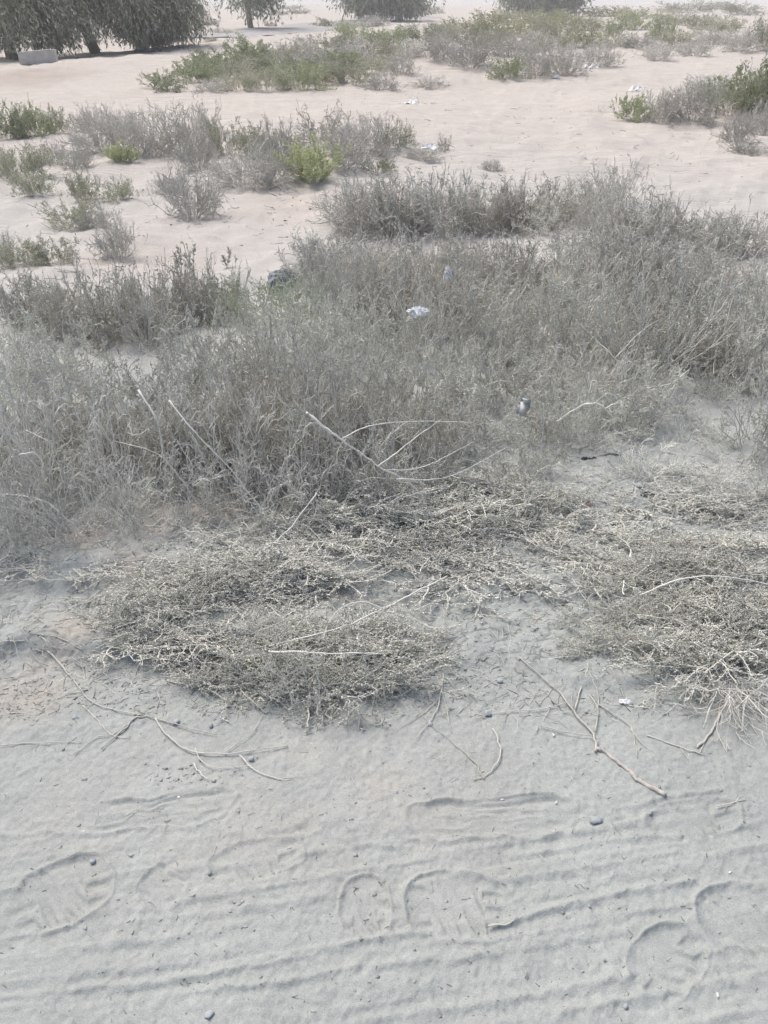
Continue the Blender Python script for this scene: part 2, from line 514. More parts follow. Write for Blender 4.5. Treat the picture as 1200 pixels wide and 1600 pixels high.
def strip(name, pts, w0, w1, mat, dz, seg=14):
    """a flat strip laid just above the land"""
    P = [G(*p) for p in pts]
    V = []; n = (len(P) - 1) * seg + 1
    for i in range(n):
        t = i / seg; k = min(int(t), len(P) - 2); f = t - k
        p = P[k].lerp(P[k + 1], f); d = (P[k + 1] - P[k]); d.z = 0; d.normalize()
        nrm = Vector((-d.y, d.x, 0)); ww = w0 + (w1 - w0) * i / (n - 1)
        for s in np.linspace(-1, 1, 9):
            q = p + nrm * (ww * (s + .06 * math.sin(i * 1.7 + s)))
            V.append((q.x, q.y, float(Hmacro(q.x, q.y)) + dz - .03 * abs(s) ** 4))
    F = []
    for i in range(n - 1):
        for j in range(8):
            a = i * 9 + j; F.append((a, a + 1, a + 10, a + 9))
    return tag(link(name, mesh_np(name, V, F, mat, smooth_=True, quads=True)), kind='structure')
strip('road', [(330, 60), (430, 50), (520, 37), (640, 27)], 2.2, 4.5, M['gravel'], .035)

# ------------------------------------------------------------------ shrub prototypes
def proto(fn):
    """parts: list of (part name, mesh); size measured for scaling"""
    return fn

def measure(vs_):
    V = np.concatenate(vs_)
    r = np.hypot(V[:, 0], V[:, 1])
    return 2 * np.percentile(r, 93), np.percentile(V[:, 2], 98.5)

def shrub(seed, stems=30, h=.42, spread=.5, elev=(18, 85), wig=.10, trop=(0, 0, .03), n2=8, l2=(.10, .20), n3=5, l3=(.04, .10),
          rad=(.0042, .0030, .0022), buds=16, bl=.011, bw=.0042, a2=(20, 55), a3=(25, 70), twig='twig', leaf='bud', solid=True, base=.06, seg=(7, 5, 3), up=.15):
    rng = np.random.default_rng(seed)
    az = rng.uniform(0, 2 * np.pi, stems); el = np.radians(rng.uniform(elev[0], elev[1], stems))
    d = np.stack([np.cos(az) * np.cos(el), np.sin(az) * np.cos(el), np.sin(el)], 1)
    ln = h * rng.uniform(.65, 1.12, stems) * (1 + .25 * np.cos(el))
    st = np.stack([np.cos(az), np.sin(az), 0 * az], 1) * (base * np.sqrt(rng.uniform(0, 1, stems)))[:, None]
    P1 = grow(st, d, ln, seg[0], wig, trop, rng, .004)
    parts = [tubes(P1, rad[0], rad[1], 3, rng=rng)]
    p, d2, ix = kids(P1, n2, .2, 1.0, a2, rng, up)
    P2 = grow(p, d2, rng.uniform(*l2, len(p)), seg[1], wig * 1.3, trop, rng, .004)
    parts.append(tubes(P2, rad[1], rad[2], 3, rng=rng))
    p, d3, ix = kids(P2, n3, .15, 1.0, a3, rng, up)
    P3 = grow(p, d3, rng.uniform(*l3, len(p)), seg[2], wig * 1.6, trop, rng, .004)
    parts.append(tubes(P3, rad[2], rad[2] * .6, 3, rng=rng))
    tw = join(parts)
    out = [('twigs', mesh_np('twigs', tw[0], tw[1], M[twig], tw[2]))]
    vv = [tw[0]]
    if buds:
        a = kids(P3, max(1, int(buds * .55)), .05, 1.0, (25, 80), rng); b = kids(P2, buds, .15, 1.0, (25, 80), rng)
        pos = np.concatenate([a[0], b[0]]); dd = np.concatenate([a[1], b[1]])
        lf = leaves(pos, dd, bl, bw, rng, solid)
        out.append(('foliage', mesh_np('foliage', lf[0], lf[1], M[leaf], lf[2])))
    return out, measure(vv)

def heap(seed, L=.34, Wd=.17, H=.12, stems=36, n2=6, n3=2, buds=6, leaf='bud', twig='twig', bl=.0095, bw=.0040, rk=1.0):
    """an uprooted shrub lying flattened on the sand: arching twigs that run sideways, knobbly with dry buds"""
    rng = np.random.default_rng(seed)
    az = np.where(rng.uniform(0, 1, stems) < .5, 0, np.pi) + rng.normal(0, .75, stems)
    el = np.radians(rng.uniform(2, 50, stems))
    d = np.stack([np.cos(az) * np.cos(el), np.sin(az) * np.cos(el), np.sin(el)], 1)
    st = np.stack([rng.normal(0, L * .33, stems), rng.normal(0, Wd * .33, stems), rng.uniform(.004, H * .45, stems)], 1)
    P1 = grow(st, d, rng.uniform(.5, 1.15, stems) * L * .75, 8, .17, (0, 0, -.10), rng, .004)
    parts = [tubes(P1, .0035 * rk * rng.uniform(.6, 1.35, stems), .0022 * rk, 4, rng=rng)]
    p, d2, _ = kids(P1, n2, .1, 1.0, (25, 75), rng, .12)
    P2 = grow(p, d2, rng.uniform(.06, .16, len(p)), 5, .22, (0, 0, -.06), rng, .004)
    parts.append(tubes(P2, .0025 * rk, .0018 * rk, 3, rng=rng))
    p, d3, _ = kids(P2, n3, .15, 1.0, (30, 80), rng, .1)
    P3 = grow(p, d3, rng.uniform(.025, .07, len(p)), 3, .25, (0, 0, -.02), rng, .004)
    parts.append(tubes(P3, .0018 * rk, .0012 * rk, 3, rng=rng))
    tw = join(parts)
    out = [('twigs', mesh_np('twigs', tw[0], tw[1], M[twig], tw[2]))]
    if buds:
        a = kids(P3, buds, .05, 1.0, (25, 85), rng); b = kids(P2, buds * 2, .05, 1.0, (25, 85), rng)
        c_ = kids(P1, buds * 2, .3, 1.0, (25, 85), rng); b = (np.concatenate([b[0], c_[0]]), np.concatenate([b[1], c_[1]]))
        pos = np.concatenate([a[0], b[0]]); dd = np.concatenate([a[1], b[1]])
        lf = leaves(pos, dd, bl, bw, rng, True)
        out.append(('foliage', mesh_np('foliage', lf[0], lf[1], M[leaf], lf[2])))
    V = tw[0]
    return out, (np.percentile(np.abs(V[:, 0]), 93) * 2, np.percentile(V[:, 2], 98.5))

PROTO = {
    'twiggy': [shrub(s, stems=26, elev=(0, 80), wig=.25, trop=(0, 0, -.01), n2=7, l2=(.07, .17), n3=3, l3=(.03, .08), up=0, base=.17, a2=(30, 85), buds=14) for s in (1, 2, 3, 13)],
    'wispy': [shrub(s, stems=22, h=.55, elev=(25, 88), n2=6, l2=(.12, .26), n3=2, buds=22, wig=.13, base=.12, up=.2) for s in (4, 5)],
    'brownish': [shrub(s, stems=26, elev=(0, 80), wig=.24, trop=(0, 0, -.01), n2=7, l2=(.07, .17), n3=3, l3=(.03, .08), up=0, base=.17, a2=(30, 85), twig='brown', leaf='brown', buds=12) for s in (6, 7)],
    'bare': [shrub(s, stems=34, h=.50, elev=(2, 78), wig=.24, n2=5, l2=(.10, .24), n3=2, l3=(.05, .14), buds=2, twig='stem', rad=(.0050, .0037, .0026), trop=(0, 0, -.015), a2=(15, 60), base=.14, seg=(9, 6, 3)) for s in (8, 9, 10)],
    'tinted': [shrub(s, stems=26, elev=(4, 84), wig=.15, n2=6, n3=2, up=.08, base=.13, twig='twig', leaf='tinted', buds=16, bl=.013, bw=.0048) for s in (12,)],
    'heap': [heap(s) for s in (20, 21, 22)],
    'wide': [heap(s, L=.50, Wd=.20, H=.13, stems=46) for s in (23, 24)],
    'mat': [heap(s, L=.45, Wd=.22, H=.05, stems=40, n2=4, n3=2, buds=2, twig='twig', rk=.6) for s in (25, 26)],
    # further off: coarser twigs
    'finegrey': [shrub(s, stems=46, h=.5, elev=(0, 80), wig=.22, n2=7, l2=(.10, .22), n3=4, l3=(.05, .12), rad=(.005, .0042, .0036), buds=0, twig='greyfine', seg=(5, 3, 2), base=.2, a2=(20, 70), a3=(20, 70), up=.05) for s in (30, 31, 32)],
    'dense': [shrub(s, stems=46, h=.45, elev=(0, 80), wig=.25, n2=7, l2=(.08, .2), n3=4, l3=(.05, .11), rad=(.0045, .0036, .0030), buds=0, twig='brown', seg=(5, 3, 2), base=.2, a2=(20, 70), a3=(20, 70), up=.05) for s in (41, 42)],
    'olive': [shrub(s, stems=34, h=.5, elev=(6, 84), wig=.14, n2=8, n3=3, rad=(.005, .0035, .003), buds=9, bl=.024, bw=.0065, twig='greyfine', leaf='olive', solid=False, seg=(5, 4, 2), base=.2, up=.1) for s in (33, 34)],
    'green': [shrub(s, stems=34, h=.5, elev=(6, 84), wig=.14, n2=8, n3=3, rad=(.005, .0035, .003), buds=11, bl=.030, bw=.0075, twig='greyfine', leaf='green', solid=False, seg=(5, 4, 2), base=.2, up=.15) for s in (35, 36)],
    'yellow': [shrub(s, stems=34, h=.5, elev=(6, 84), wig=.14, n2=8, n3=3, rad=(.005, .0035, .003), buds=10, bl=.030, bw=.008, twig='greyfine', leaf='yellow', solid=False, seg=(5, 4, 2), base=.2, up=.15) for s in (38,)],
    'lime': [shrub(s, stems=40, h=.45, elev=(25, 88), n2=7, n3=3, rad=(.005, .0035, .003), buds=12, bl=.030, bw=.009, twig='olive', leaf='lime', solid=False, seg=(5, 4, 2), base=.14, up=.35) for s in (37,)],
}
LOOK = {'twiggy': 'dusty grey twiggy shrub', 'wispy': 'tall wispy grey shrub', 'brownish': 'dark brownish dry shrub', 'bare': 'pale bare-stemmed dry shrub',
        'tinted': 'grey shrub with a faint green tint', 'heap': 'flattened heap of knobbly dry twigs', 'wide': 'wide flattened heap of knobbly dry twigs', 'mat': 'thin mat of pale dry stems',
        'dense': 'dense brown-grey shrub', 'finegrey': 'fine grey dry bush', 'olive': 'olive grey bush', 'green': 'green leafy bush', 'lime': 'bright green bush', 'yellow': 'yellowish green bush'}
NAME = {'twiggy': 'dry_shrub', 'wispy': 'wispy_shrub', 'brownish': 'brown_shrub', 'bare': 'bare_shrub', 'tinted': 'tinted_shrub', 'heap': 'brush_heap', 'wide': 'brush_heap',
        'mat': 'stem_mat', 'dense': 'dense_shrub', 'finegrey': 'grey_bush', 'olive': 'olive_bush', 'green': 'green_bush', 'lime': 'green_bush', 'yellow': 'yellow_bush'}
CAT = {'heap': 'brush', 'wide': 'brush', 'mat': 'dead stems'}
ORD = ['leftmost', 'second', 'third', 'fourth', 'fifth', 'sixth', 'seventh', 'eighth', 'ninth', 'tenth', 'eleventh', 'twelfth', 'thirteenth', 'fourteenth', 'fifteenth', 'sixteenth', 'seventeenth', 'eighteenth', 'nineteenth', 'twentieth']

def place(zone_text, group, items):
    """items: (px, base py, width px, height px, kind); each gets a label by kind, order from the left and zone"""
    rng = random.Random(len(zone_text) * 7 + len(items))
    byk = {}
    for it in items: byk.setdefault(LOOK[it[4]], []).append(it)
    for look, lst in byk.items():
        lst.sort(key=lambda q: q[0])
        for n, (px, py, wp, hp, kind) in enumerate(lst):
            parts, (pw, ph) = PROTO[kind][rng.randrange(len(PROTO[kind]))]
            g = G(px, py); s = mpp(g)
            ang = math.atan2(CAM_H, g.y)
            sx = wp * s / pw; sz = hp * s / math.cos(ang) / ph
            flatk = .62 if kind in ('heap', 'wide', 'mat') else 1.0
            if flatk < 1: sz *= .62 if kind != 'mat' else .5
            if g.y > 15: sz *= .85; sx *= 1.12
            root = bpy.data.objects.new(NAME[kind], None); COL.objects.link(root)
            root.empty_display_size = .1
            root.location = g - Vector((0, 0, .008 + .01 * min(1, g.y / 10)))
            flat = kind in ('heap', 'wide', 'mat')
            root.rotation_euler = (rng.uniform(-.08, .08), rng.uniform(-.08, .08), rng.uniform(-.35, .35) + (math.pi if rng.random() < .5 else 0) if flat else rng.uniform(0, 6.28))
            root.scale = (sx * rng.uniform(.93, 1.07), sx * flatk * rng.uniform(.9, 1.1), sz * rng.uniform(.93, 1.07))
            for pn, me in parts: link(pn, me, root)
            if len(lst) == 1: lab = f'{look} {zone_text}'
            elif n == 0: lab = f'leftmost {look} {zone_text}'
            elif n == len(lst) - 1: lab = f'rightmost {look} {zone_text}'
            else: lab = f'{ORD[n]} {look} from left {zone_text}'
            tag(root, lab, CAT.get(kind, 'bush' if 'bush' in NAME[kind] else 'shrub'), group)

# ---- far mound of shrubs beyond the sand track
place('on far mound\'s front edge', 'bushes on the far sandy mound', [
    (262, 139, 60, 28, 'green'), (300, 128, 75, 38, 'green'), (340, 112, 70, 38, 'green'), (375, 142, 70, 34, 'olive'), (330, 143, 60, 22, 'finegrey'),
    (415, 140, 80, 42, 'olive'), (470, 140, 90, 46, 'green'), (505, 128, 70, 38, 'olive'), (545, 130, 80, 36, 'olive'), (595, 140, 55, 28, 'finegrey'),
    (623, 116, 50, 38, 'finegrey'), (672, 135, 60, 18, 'finegrey'), (320, 118, 70, 34, 'green'), (440, 118, 80, 32, 'green'), (490, 116, 80, 30, 'olive'), (530, 108, 80, 28, 'green'), (575, 112, 70, 26, 'olive')])
place('on far mound\'s crest', 'bushes on the far sandy mound', [
    (395, 98, 75, 38, 'green'), (430, 98, 75, 30, 'olive'), (470, 96, 90, 40, 'finegrey'), (410, 118, 70, 35, 'olive'), (450, 112, 80, 30, 'finegrey'), (500, 108, 80, 30, 'finegrey'), (365, 125, 70, 30, 'olive'), (530, 76, 80, 24, 'olive'), (585, 82, 80, 26, 'olive'), (640, 86, 70, 24, 'finegrey'), (515, 88, 70, 36, 'olive'), (560, 96, 80, 35, 'finegrey'),
    (560, 64, 75, 26, 'green'), (610, 72, 75, 28, 'green'), (655, 66, 70, 28, 'olive'), (690, 92, 70, 44, 'finegrey'), (735, 104, 80, 52, 'finegrey'), (600, 92, 60, 28, 'olive')])
place('right of the far mound\'s bare gap', 'bushes on the far sandy mound', [
    (795, 124, 55, 34, 'green'), (800, 88, 75, 36, 'finegrey'), (840, 118, 75, 52, 'finegrey'), (885, 116, 75, 50, 'finegrey'), (930, 104, 65, 46, 'finegrey'),
    (720, 54, 80, 26, 'yellow'), (770, 56, 90, 34, 'yellow'), (820, 58, 90, 36, 'yellow'), (870, 60, 90, 36, 'olive'), (905, 72, 70, 32, 'yellow'), (775, 76, 60, 30, 'olive'), (850, 40, 90, 24, 'olive'), (690, 62, 70, 24, 'olive'), (740, 72, 80, 26, 'olive'), (830, 78, 80, 30, 'finegrey'), (800, 36, 90, 20, 'yellow'), (890, 44, 90, 24, 'yellow'), (865, 84, 70, 30, 'olive')])
place('in far right patch', 'bushes in the far right patch', [
    (960, 56, 40, 20, 'green'), (990, 46, 55, 22, 'green'), (1035, 60, 45, 32, 'green'), (1095, 46, 45, 24, 'olive'), (1070, 20, 90, 18, 'olive'), (1155, 24, 70, 20, 'olive'),
    (1000, 74, 60, 22, 'finegrey'), (1025, 94, 70, 28, 'finegrey'), (1085, 88, 60, 32, 'finegrey'), (1155, 80, 60, 36, 'finegrey'), (1192, 78, 50, 50, 'olive'), (960, 74, 60, 20, 'olive'), (1060, 40, 80, 20, 'olive'), (1130, 50, 80, 24, 'olive'), (935, 48, 70, 22, 'olive'), (1000, 30, 90, 18, 'yellow'), (1110, 70, 70, 26, 'finegrey'), (1060, 72, 70, 24, 'olive'), (950, 26, 80, 16, 'yellow')])
place('beside sand track at right', 'bushes beside the right bend of the track', [
    (990, 186, 62, 34, 'green'), (1035, 188, 80, 44, 'finegrey'), (1085, 190, 90, 56, 'finegrey'), (1110, 150, 90, 36, 'finegrey'), (1140, 180, 100, 62, 'green'), (1195, 182, 110, 74, 'green'), (1165, 165, 90, 50, 'olive'),
    (1150, 222, 70, 42, 'finegrey'), (1190, 212, 70, 44, 'finegrey'), (1165, 240, 70, 22, 'finegrey')])
place('along the track at far left', 'bushes along the track at the left', [
    (10, 216, 70, 42, 'green'), (55, 214, 70, 44, 'green'), (92, 210, 60, 36, 'olive'), (140, 204, 60, 34, 'finegrey'), (185, 206, 70, 32, 'finegrey'),
    (165, 238, 100, 58, 'finegrey'), (225, 240, 110, 62, 'finegrey'), (285, 240, 110, 66, 'finegrey'), (325, 212, 60, 48, 'brownish'), (352, 240, 75, 52, 'olive'), (310, 262, 80, 50, 'finegrey')])
place('in left sandy clearing', 'bushes in the left sandy clearing', [
    (190, 253, 52, 28, 'lime'), (40, 278, 95, 48, 'olive'), (8, 270, 60, 38, 'olive'), (85, 258, 60, 32, 'finegrey'), (125, 264, 65, 36, 'finegrey'),
    (60, 306, 70, 36, 'olive'), (132, 314, 60, 40, 'olive'), (188, 314, 55, 34, 'olive'), (265, 300, 60, 30, 'finegrey'), (110, 350, 95, 36, 'olive'), (150, 352, 70, 32, 'finegrey'),
    (300, 340, 115, 74, 'finegrey'), (184, 400, 66, 56, 'finegrey'), (30, 418, 90, 44, 'olive'), (85, 412, 90, 40, 'olive'), (5, 404, 60, 40, 'finegrey')])
place('in clump behind the clearing', 'bushes in the middle clump', [
    (485, 286, 108, 62, 'lime'), (385, 292, 120, 62, 'finegrey'), (440, 250, 100, 54, 'finegrey'), (430, 290, 90, 52, 'finegrey'), (505, 222, 110, 48, 'brownish'), (540, 262, 90, 62, 'finegrey'),
    (575, 240, 90, 56, 'finegrey'), (612, 232, 66, 42, 'olive'), (660, 248, 70, 24, 'finegrey'), (692, 236, 34, 26, 'brownish'), (770, 264, 40, 14, 'finegrey'), (590, 268, 60, 24, 'olive'), (400, 246, 80, 44, 'olive')])
place('in strip before the track', 'shrubs in the strip before the track', [
    (580, 362, 120, 84, 'twiggy'), (645, 366, 130, 86, 'twiggy'), (710, 358, 120, 80, 'twiggy'), (765, 362, 90, 66, 'brownish'), (810, 350, 90, 60, 'brownish'), (860, 348, 95, 66, 'brownish'),
    (845, 360, 90, 50, 'twiggy'), (920, 350, 100, 64, 'twiggy'), (985, 404, 140, 96, 'twiggy'), (1035, 350, 60, 44, 'brownish'), (1050, 398, 110, 74, 'twiggy'), (1110, 404, 110, 66, 'twiggy'), (1170, 396, 90, 62, 'twiggy'),
    (962, 318, 90, 62, 'wispy')])
place('amid the strip before track', 'shrubs in the strip before the track', [
    (560, 360, 130, 72, 'finegrey'), (620, 362, 130, 78, 'finegrey'), (690, 360, 130, 76, 'finegrey'), (750, 356, 110, 62, 'dense'), (800, 352, 110, 60, 'dense'), (890, 350, 110, 62, 'dense'),
    (950, 384, 120, 72, 'finegrey'), (1010, 398, 130, 82, 'finegrey'), (1080, 396, 110, 62, 'finegrey'), (1140, 398, 110, 60, 'finegrey'), (930, 330, 90, 48, 'finegrey')])
# ---- the thicket
place('filling the thicket\'s back', 'dense shrubs at the back of the thicket', [
    (60, 505, 120, 62, 'dense'), (130, 522, 130, 78, 'dense'), (200, 526, 120, 82, 'dense'), (260, 507, 110, 76, 'dense'), (320, 490, 110, 66, 'dense'), (500, 450, 110, 68, 'finegrey'), (570, 452, 130, 76, 'finegrey'),
    (650, 456, 130, 80, 'finegrey'), (730, 456, 130, 80, 'finegrey'), (810, 456, 130, 78, 'finegrey'), (890, 460, 130, 82, 'finegrey'), (970, 464, 130, 86, 'finegrey'), (1050, 462, 130, 78, 'finegrey'), (1120, 470, 120, 70, 'finegrey'), (1180, 472, 110, 62, 'finegrey'), (690, 515, 130, 70, 'dense'), (600, 512, 130, 70, 'dense')])
place('deep in the near thicket', 'dense shrubs deep in the thicket', [
    (40, 720, 170, 60, 'dense'), (130, 712, 160, 60, 'dense'), (220, 705, 160, 64, 'dense'), (315, 700, 170, 80, 'dense'), (410, 700, 170, 110, 'dense'), (500, 705, 170, 110, 'dense'), (590, 705, 160, 100, 'dense'), (670, 695, 140, 80, 'dense'),
    (1000, 575, 150, 90, 'dense'), (1090, 580, 140, 84, 'dense'), (920, 605, 140, 64, 'dense'), (1170, 600, 130, 70, 'dense')])
place('in thicket\'s back row', 'shrubs in the back row of the thicket', [
    (30, 475, 90, 50, 'brownish'), (90, 515, 130, 92, 'brownish'), (165, 530, 130, 96, 'brownish'), (230, 520, 120, 96, 'brownish'), (285, 500, 110, 92, 'brownish'), (345, 490, 100, 76, 'brownish'),
    (385, 505, 110, 66, 'tinted'), (440, 500, 110, 62, 'tinted'), (470, 530, 120, 80, 'tinted'), (520, 470, 110, 84, 'twiggy'), (590, 470, 130, 90, 'twiggy'), (660, 474, 130, 92, 'brownish'), (730, 478, 130, 96, 'twiggy'),
    (800, 474, 130, 90, 'brownish'), (870, 480, 130, 92, 'twiggy'), (940, 484, 140, 100, 'twiggy'), (1010, 486, 140, 100, 'twiggy'), (1085, 480, 130, 86, 'twiggy'), (1150, 500, 130, 84, 'twiggy')])
place('in thicket\'s middle row', 'shrubs in the middle row of the thicket', [
    (230, 545, 120, 80, 'bare'), (520, 560, 150, 100, 'twiggy'), (600, 556, 150, 105, 'twiggy'), (670, 560, 150, 105, 'wispy'), (745, 562, 150, 108, 'twiggy'), (830, 566, 150, 105, 'twiggy'),
    (905, 575, 150, 120, 'wispy'), (1000, 600, 190, 150, 'wispy'), (1065, 570, 150, 125, 'twiggy'), (1140, 585, 150, 115, 'twiggy'), (1195, 560, 120, 100, 'wispy'), (15, 580, 140, 90, 'twiggy'), (400, 570, 130, 84, 'twiggy'), (470, 575, 140, 90, 'twiggy'), (320, 575, 130, 84, 'twiggy'), (90, 590, 140, 80, 'twiggy')])
place('between thicket rows', 'shrubs between the rows of the thicket', [
    (490, 425, 110, 60, 'twiggy'), (560, 425, 120, 66, 'brownish'), (640, 430, 120, 66, 'twiggy'), (720, 425, 120, 56, 'brownish'), (790, 430, 120, 52, 'twiggy'), (1080, 435, 110, 56, 'twiggy'), (560, 515, 130, 90, 'twiggy'), (640, 520, 130, 90, 'twiggy'), (710, 522, 130, 90, 'brownish'), (780, 520, 130, 90, 'twiggy'), (850, 525, 130, 90, 'twiggy'),
    (930, 530, 140, 95, 'twiggy'), (1010, 535, 140, 100, 'brownish'), (1090, 530, 140, 100, 'twiggy'), (960, 440, 120, 74, 'twiggy'), (890, 435, 120, 66, 'twiggy'), (1165, 540, 130, 90, 'twiggy')])
place('amid the thicket', 'shrubs amid the thicket', [
    (20, 660, 160, 120, 'twiggy'), (100, 650, 150, 100, 'twiggy'), (180, 650, 150, 95, 'twiggy'), (265, 645, 160, 105, 'twiggy'), (345, 650, 160, 120, 'twiggy'), (425, 652, 160, 120, 'brownish'), (500, 655, 160, 120, 'twiggy'),
    (580, 650, 160, 120, 'twiggy'), (655, 640, 150, 110, 'twiggy'), (730, 640, 150, 105, 'twiggy'), (800, 620, 140, 100, 'twiggy'), (870, 640, 140, 100, 'twiggy'), (940, 650, 150, 105, 'bare'), (1020, 645, 140, 90, 'twiggy')])
place('along thicket\'s near edge', 'shrubs along the near edge of the thicket', [
    (10, 790, 190, 160, 'bare'), (95, 780, 180, 160, 'bare'), (185, 765, 180, 150, 'bare'), (275, 752, 170, 140, 'bare'), (360, 755, 170, 140, 'bare'), (300, 700, 150, 110, 'twiggy'), (450, 760, 170, 135, 'bare'), (530, 765, 170, 140, 'twiggy'),
    (400, 715, 150, 110, 'brownish'), (610, 765, 170, 130, 'bare'), (560, 715, 150, 110, 'brownish'), (680, 740, 150, 110, 'twiggy'), (745, 700, 140, 84, 'twiggy'), (905, 690, 140, 84, 'twiggy'), (960, 672, 130, 74, 'twiggy'),
    (1180, 705, 130, 110, 'twiggy'), (1120, 620, 110, 60, 'twiggy'), (1070, 680, 110, 40, 'bare'), (850, 700, 110, 50, 'twiggy'), (1010, 740, 130, 54, 'bare'), (1110, 770, 130, 50, 'bare'), (820, 745, 120, 60, 'twiggy'), (1195, 800, 120, 60, 'bare'), (835, 668, 110, 60, 'twiggy')])
place('drooping over the left bank', 'bare shrubs drooping over the bank', [
    (25, 830, 190, 120, 'bare'), (115, 832, 180, 104, 'bare'), (205, 812, 170, 96, 'bare'), (300, 800, 170, 90, 'bare'), (400, 800, 170, 90, 'bare'), (500, 795, 170, 90, 'bare')])
# ---- flattened brush on the bank and by the track
place('on the bank before the thicket', 'flattened brush on the bank', [
    (560, 815, 230, 62, 'heap'), (650, 850, 250, 60, 'wide'), (740, 800, 230, 62, 'heap'), (830, 815, 230, 64, 'heap'), (720, 870, 260, 40, 'wide'), (770, 905, 240, 36, 'heap'), (420, 880, 230, 40, 'heap')])
place('on the left bank', 'dead stems on the left bank', [
    (420, 850, 260, 40, 'mat'), (280, 850, 260, 24, 'mat'), (500, 800, 230, 46, 'mat'), (90, 880, 240, 20, 'mat'), (200, 905, 220, 22, 'mat'), (340, 895, 240, 30, 'mat'), (30, 940, 200, 14, 'mat'), (150, 840, 200, 20, 'mat')])
place('right of the bank', 'dead stems right of the bank', [
    (960, 800, 220, 48, 'mat'), (1090, 800, 240, 40, 'mat'), (1000, 850, 260, 40, 'mat'), (860, 870, 220, 36, 'mat'), (820, 960, 160, 10, 'mat'), (1060, 740, 220, 30, 'mat'), (940, 760, 200, 34, 'mat'), (1150, 760, 200, 30, 'mat'), (1170, 830, 220, 36, 'mat')])
place('joining bank and thicket', 'brush joining the bank to the thicket', [
    (470, 800, 200, 46, 'heap'), (560, 785, 200, 60, 'wide'), (660, 785, 220, 60, 'heap'), (760, 765, 200, 56, 'heap'), (850, 780, 200, 50, 'wide'), (900, 830, 200, 44, 'heap'), (600, 860, 200, 36, 'heap'),
    (520, 850, 200, 44, 'heap'), (690, 825, 220, 44, 'wide'), (1040, 790, 200, 30, 'heap'), (1150, 800, 200, 30, 'heap'), (440, 830, 180, 36, 'wide')])
place('between heaps and bank at right', 'brush between the right heaps', [
    (940, 880, 200, 44, 'heap'), (1060, 870, 220, 50, 'wide'), (1160, 860, 200, 50, 'heap'), (1000, 975, 200, 50, 'wide'), (1130, 990, 220, 56, 'heap')])
place('between heaps at left', 'brush between the left heaps', [
    (210, 935, 170, 30, 'heap'), (300, 900, 200, 36, 'heap'), (380, 905, 200, 46, 'wide'), (230, 1000, 170, 30, 'heap'), (300, 1030, 200, 36, 'wide'), (560, 1035, 200, 60, 'heap')])
place('by track edge at right', 'flattened brush at the right', [
    (1010, 905, 240, 60, 'wide'), (1130, 905, 240, 70, 'heap'), (1080, 950, 260, 64, 'wide'), (1190, 965, 220, 74, 'heap'), (1010, 1020, 230, 60, 'wide'), (1110, 1025, 250, 80, 'heap'), (1195, 1035, 200, 70, 'wide'), (930, 1012, 140, 40, 'heap'), (1120, 850, 200, 44, 'mat')])
place('by track edge at left', 'flattened brush at the left', [
    (255, 965, 180, 62, 'heap'), (340, 940, 230, 56, 'wide'), (450, 925, 240, 56, 'heap'), (545, 940, 220, 50, 'mat'), (330, 1010, 250, 56, 'heap'), (440, 1000, 260, 66, 'wide'), (545, 1000, 240, 60, 'heap'), (640, 1015, 180, 34, 'heap'),
    (260, 1050, 220, 28, 'mat'), (370, 1064, 230, 50, 'heap'), (470, 1080, 240, 84, 'wide'), (570, 1075, 210, 74, 'heap'), (430, 1055, 200, 80, 'heap')])

# ------------------------------------------------------------------ trees in the distance
def tree(px, py, hgt, crown_r, seed, label, strands, drop, reach=0.35):
    g = G(px, py)
    rng = np.random.default_rng(seed)
    root = link('ghaf_tree', None); root.location = g - Vector((0, 0, .05))
    tr = grow(np.zeros((1, 3)), np.array([[.12 * rng.normal(), .1 * rng.normal(), 1]]), np.array([hgt * .55]), 8, .07, (0, 0, .02), rng)
    V = tubes(tr, .21, .13, 9, np.array([.5]))
    link('trunk', mesh_np('trunk', V[0], V[1], M['bark'], V[2], smooth_=True), root)
    p, d, _ = kids(tr, 11, .45, 1, (35, 75), rng, .35)
    limbs = grow(p, d, rng.uniform(.55, .95, len(p)) * crown_r, 7, .14, (0, 0, -.03), rng)
    V = tubes(limbs, .07, .025, 5)
    link('limbs', mesh_np('limbs', V[0], V[1], M['bark'], V[2]), root)
    p, d, _ = kids(limbs, 9, .25, 1, (20, 70), rng, .15)
    br = grow(p, d, rng.uniform(.25, .55, len(p)) * crown_r, 5, .18, (0, 0, -.05), rng)
    src = np.concatenate([br, ])
    p, d, _ = kids(src, strands, .1, 1, (30, 90), rng, -.2)
    room = np.maximum(p[:, 2] - .05 - reach * 9 * rng.uniform(0, 1, len(p)) ** 2.5, .25)
    ln = np.minimum(room, drop * rng.uniform(.45, 1.25, len(p)))
    weep = grow(p, d, ln, 7, .27, (0, 0, -.30), rng, .05)
    tw = join([tubes(br, .022, .010, 3), tubes(weep, .008, .004, 3)])
    crown = link('crown', mesh_np('crown', tw[0], tw[1], M['bark'], tw[2]), root)
    pos, dd, _ = kids(weep, 13, .08, 1, (15, 60), rng, -.2)
    pos2, dd2, _ = kids(br, 26, .1, 1, (30, 90), rng)
    lf = leaves(np.concatenate([pos, pos2]), np.concatenate([dd, dd2]), .17 * max(1, g.y / 42), .024 * max(1, g.y / 36), rng, False)
    link('foliage', mesh_np('foliage', lf[0], lf[1], M['tree'], lf[2]), crown)
    tag(root, label, 'tree', 'drooping trees beyond the track')

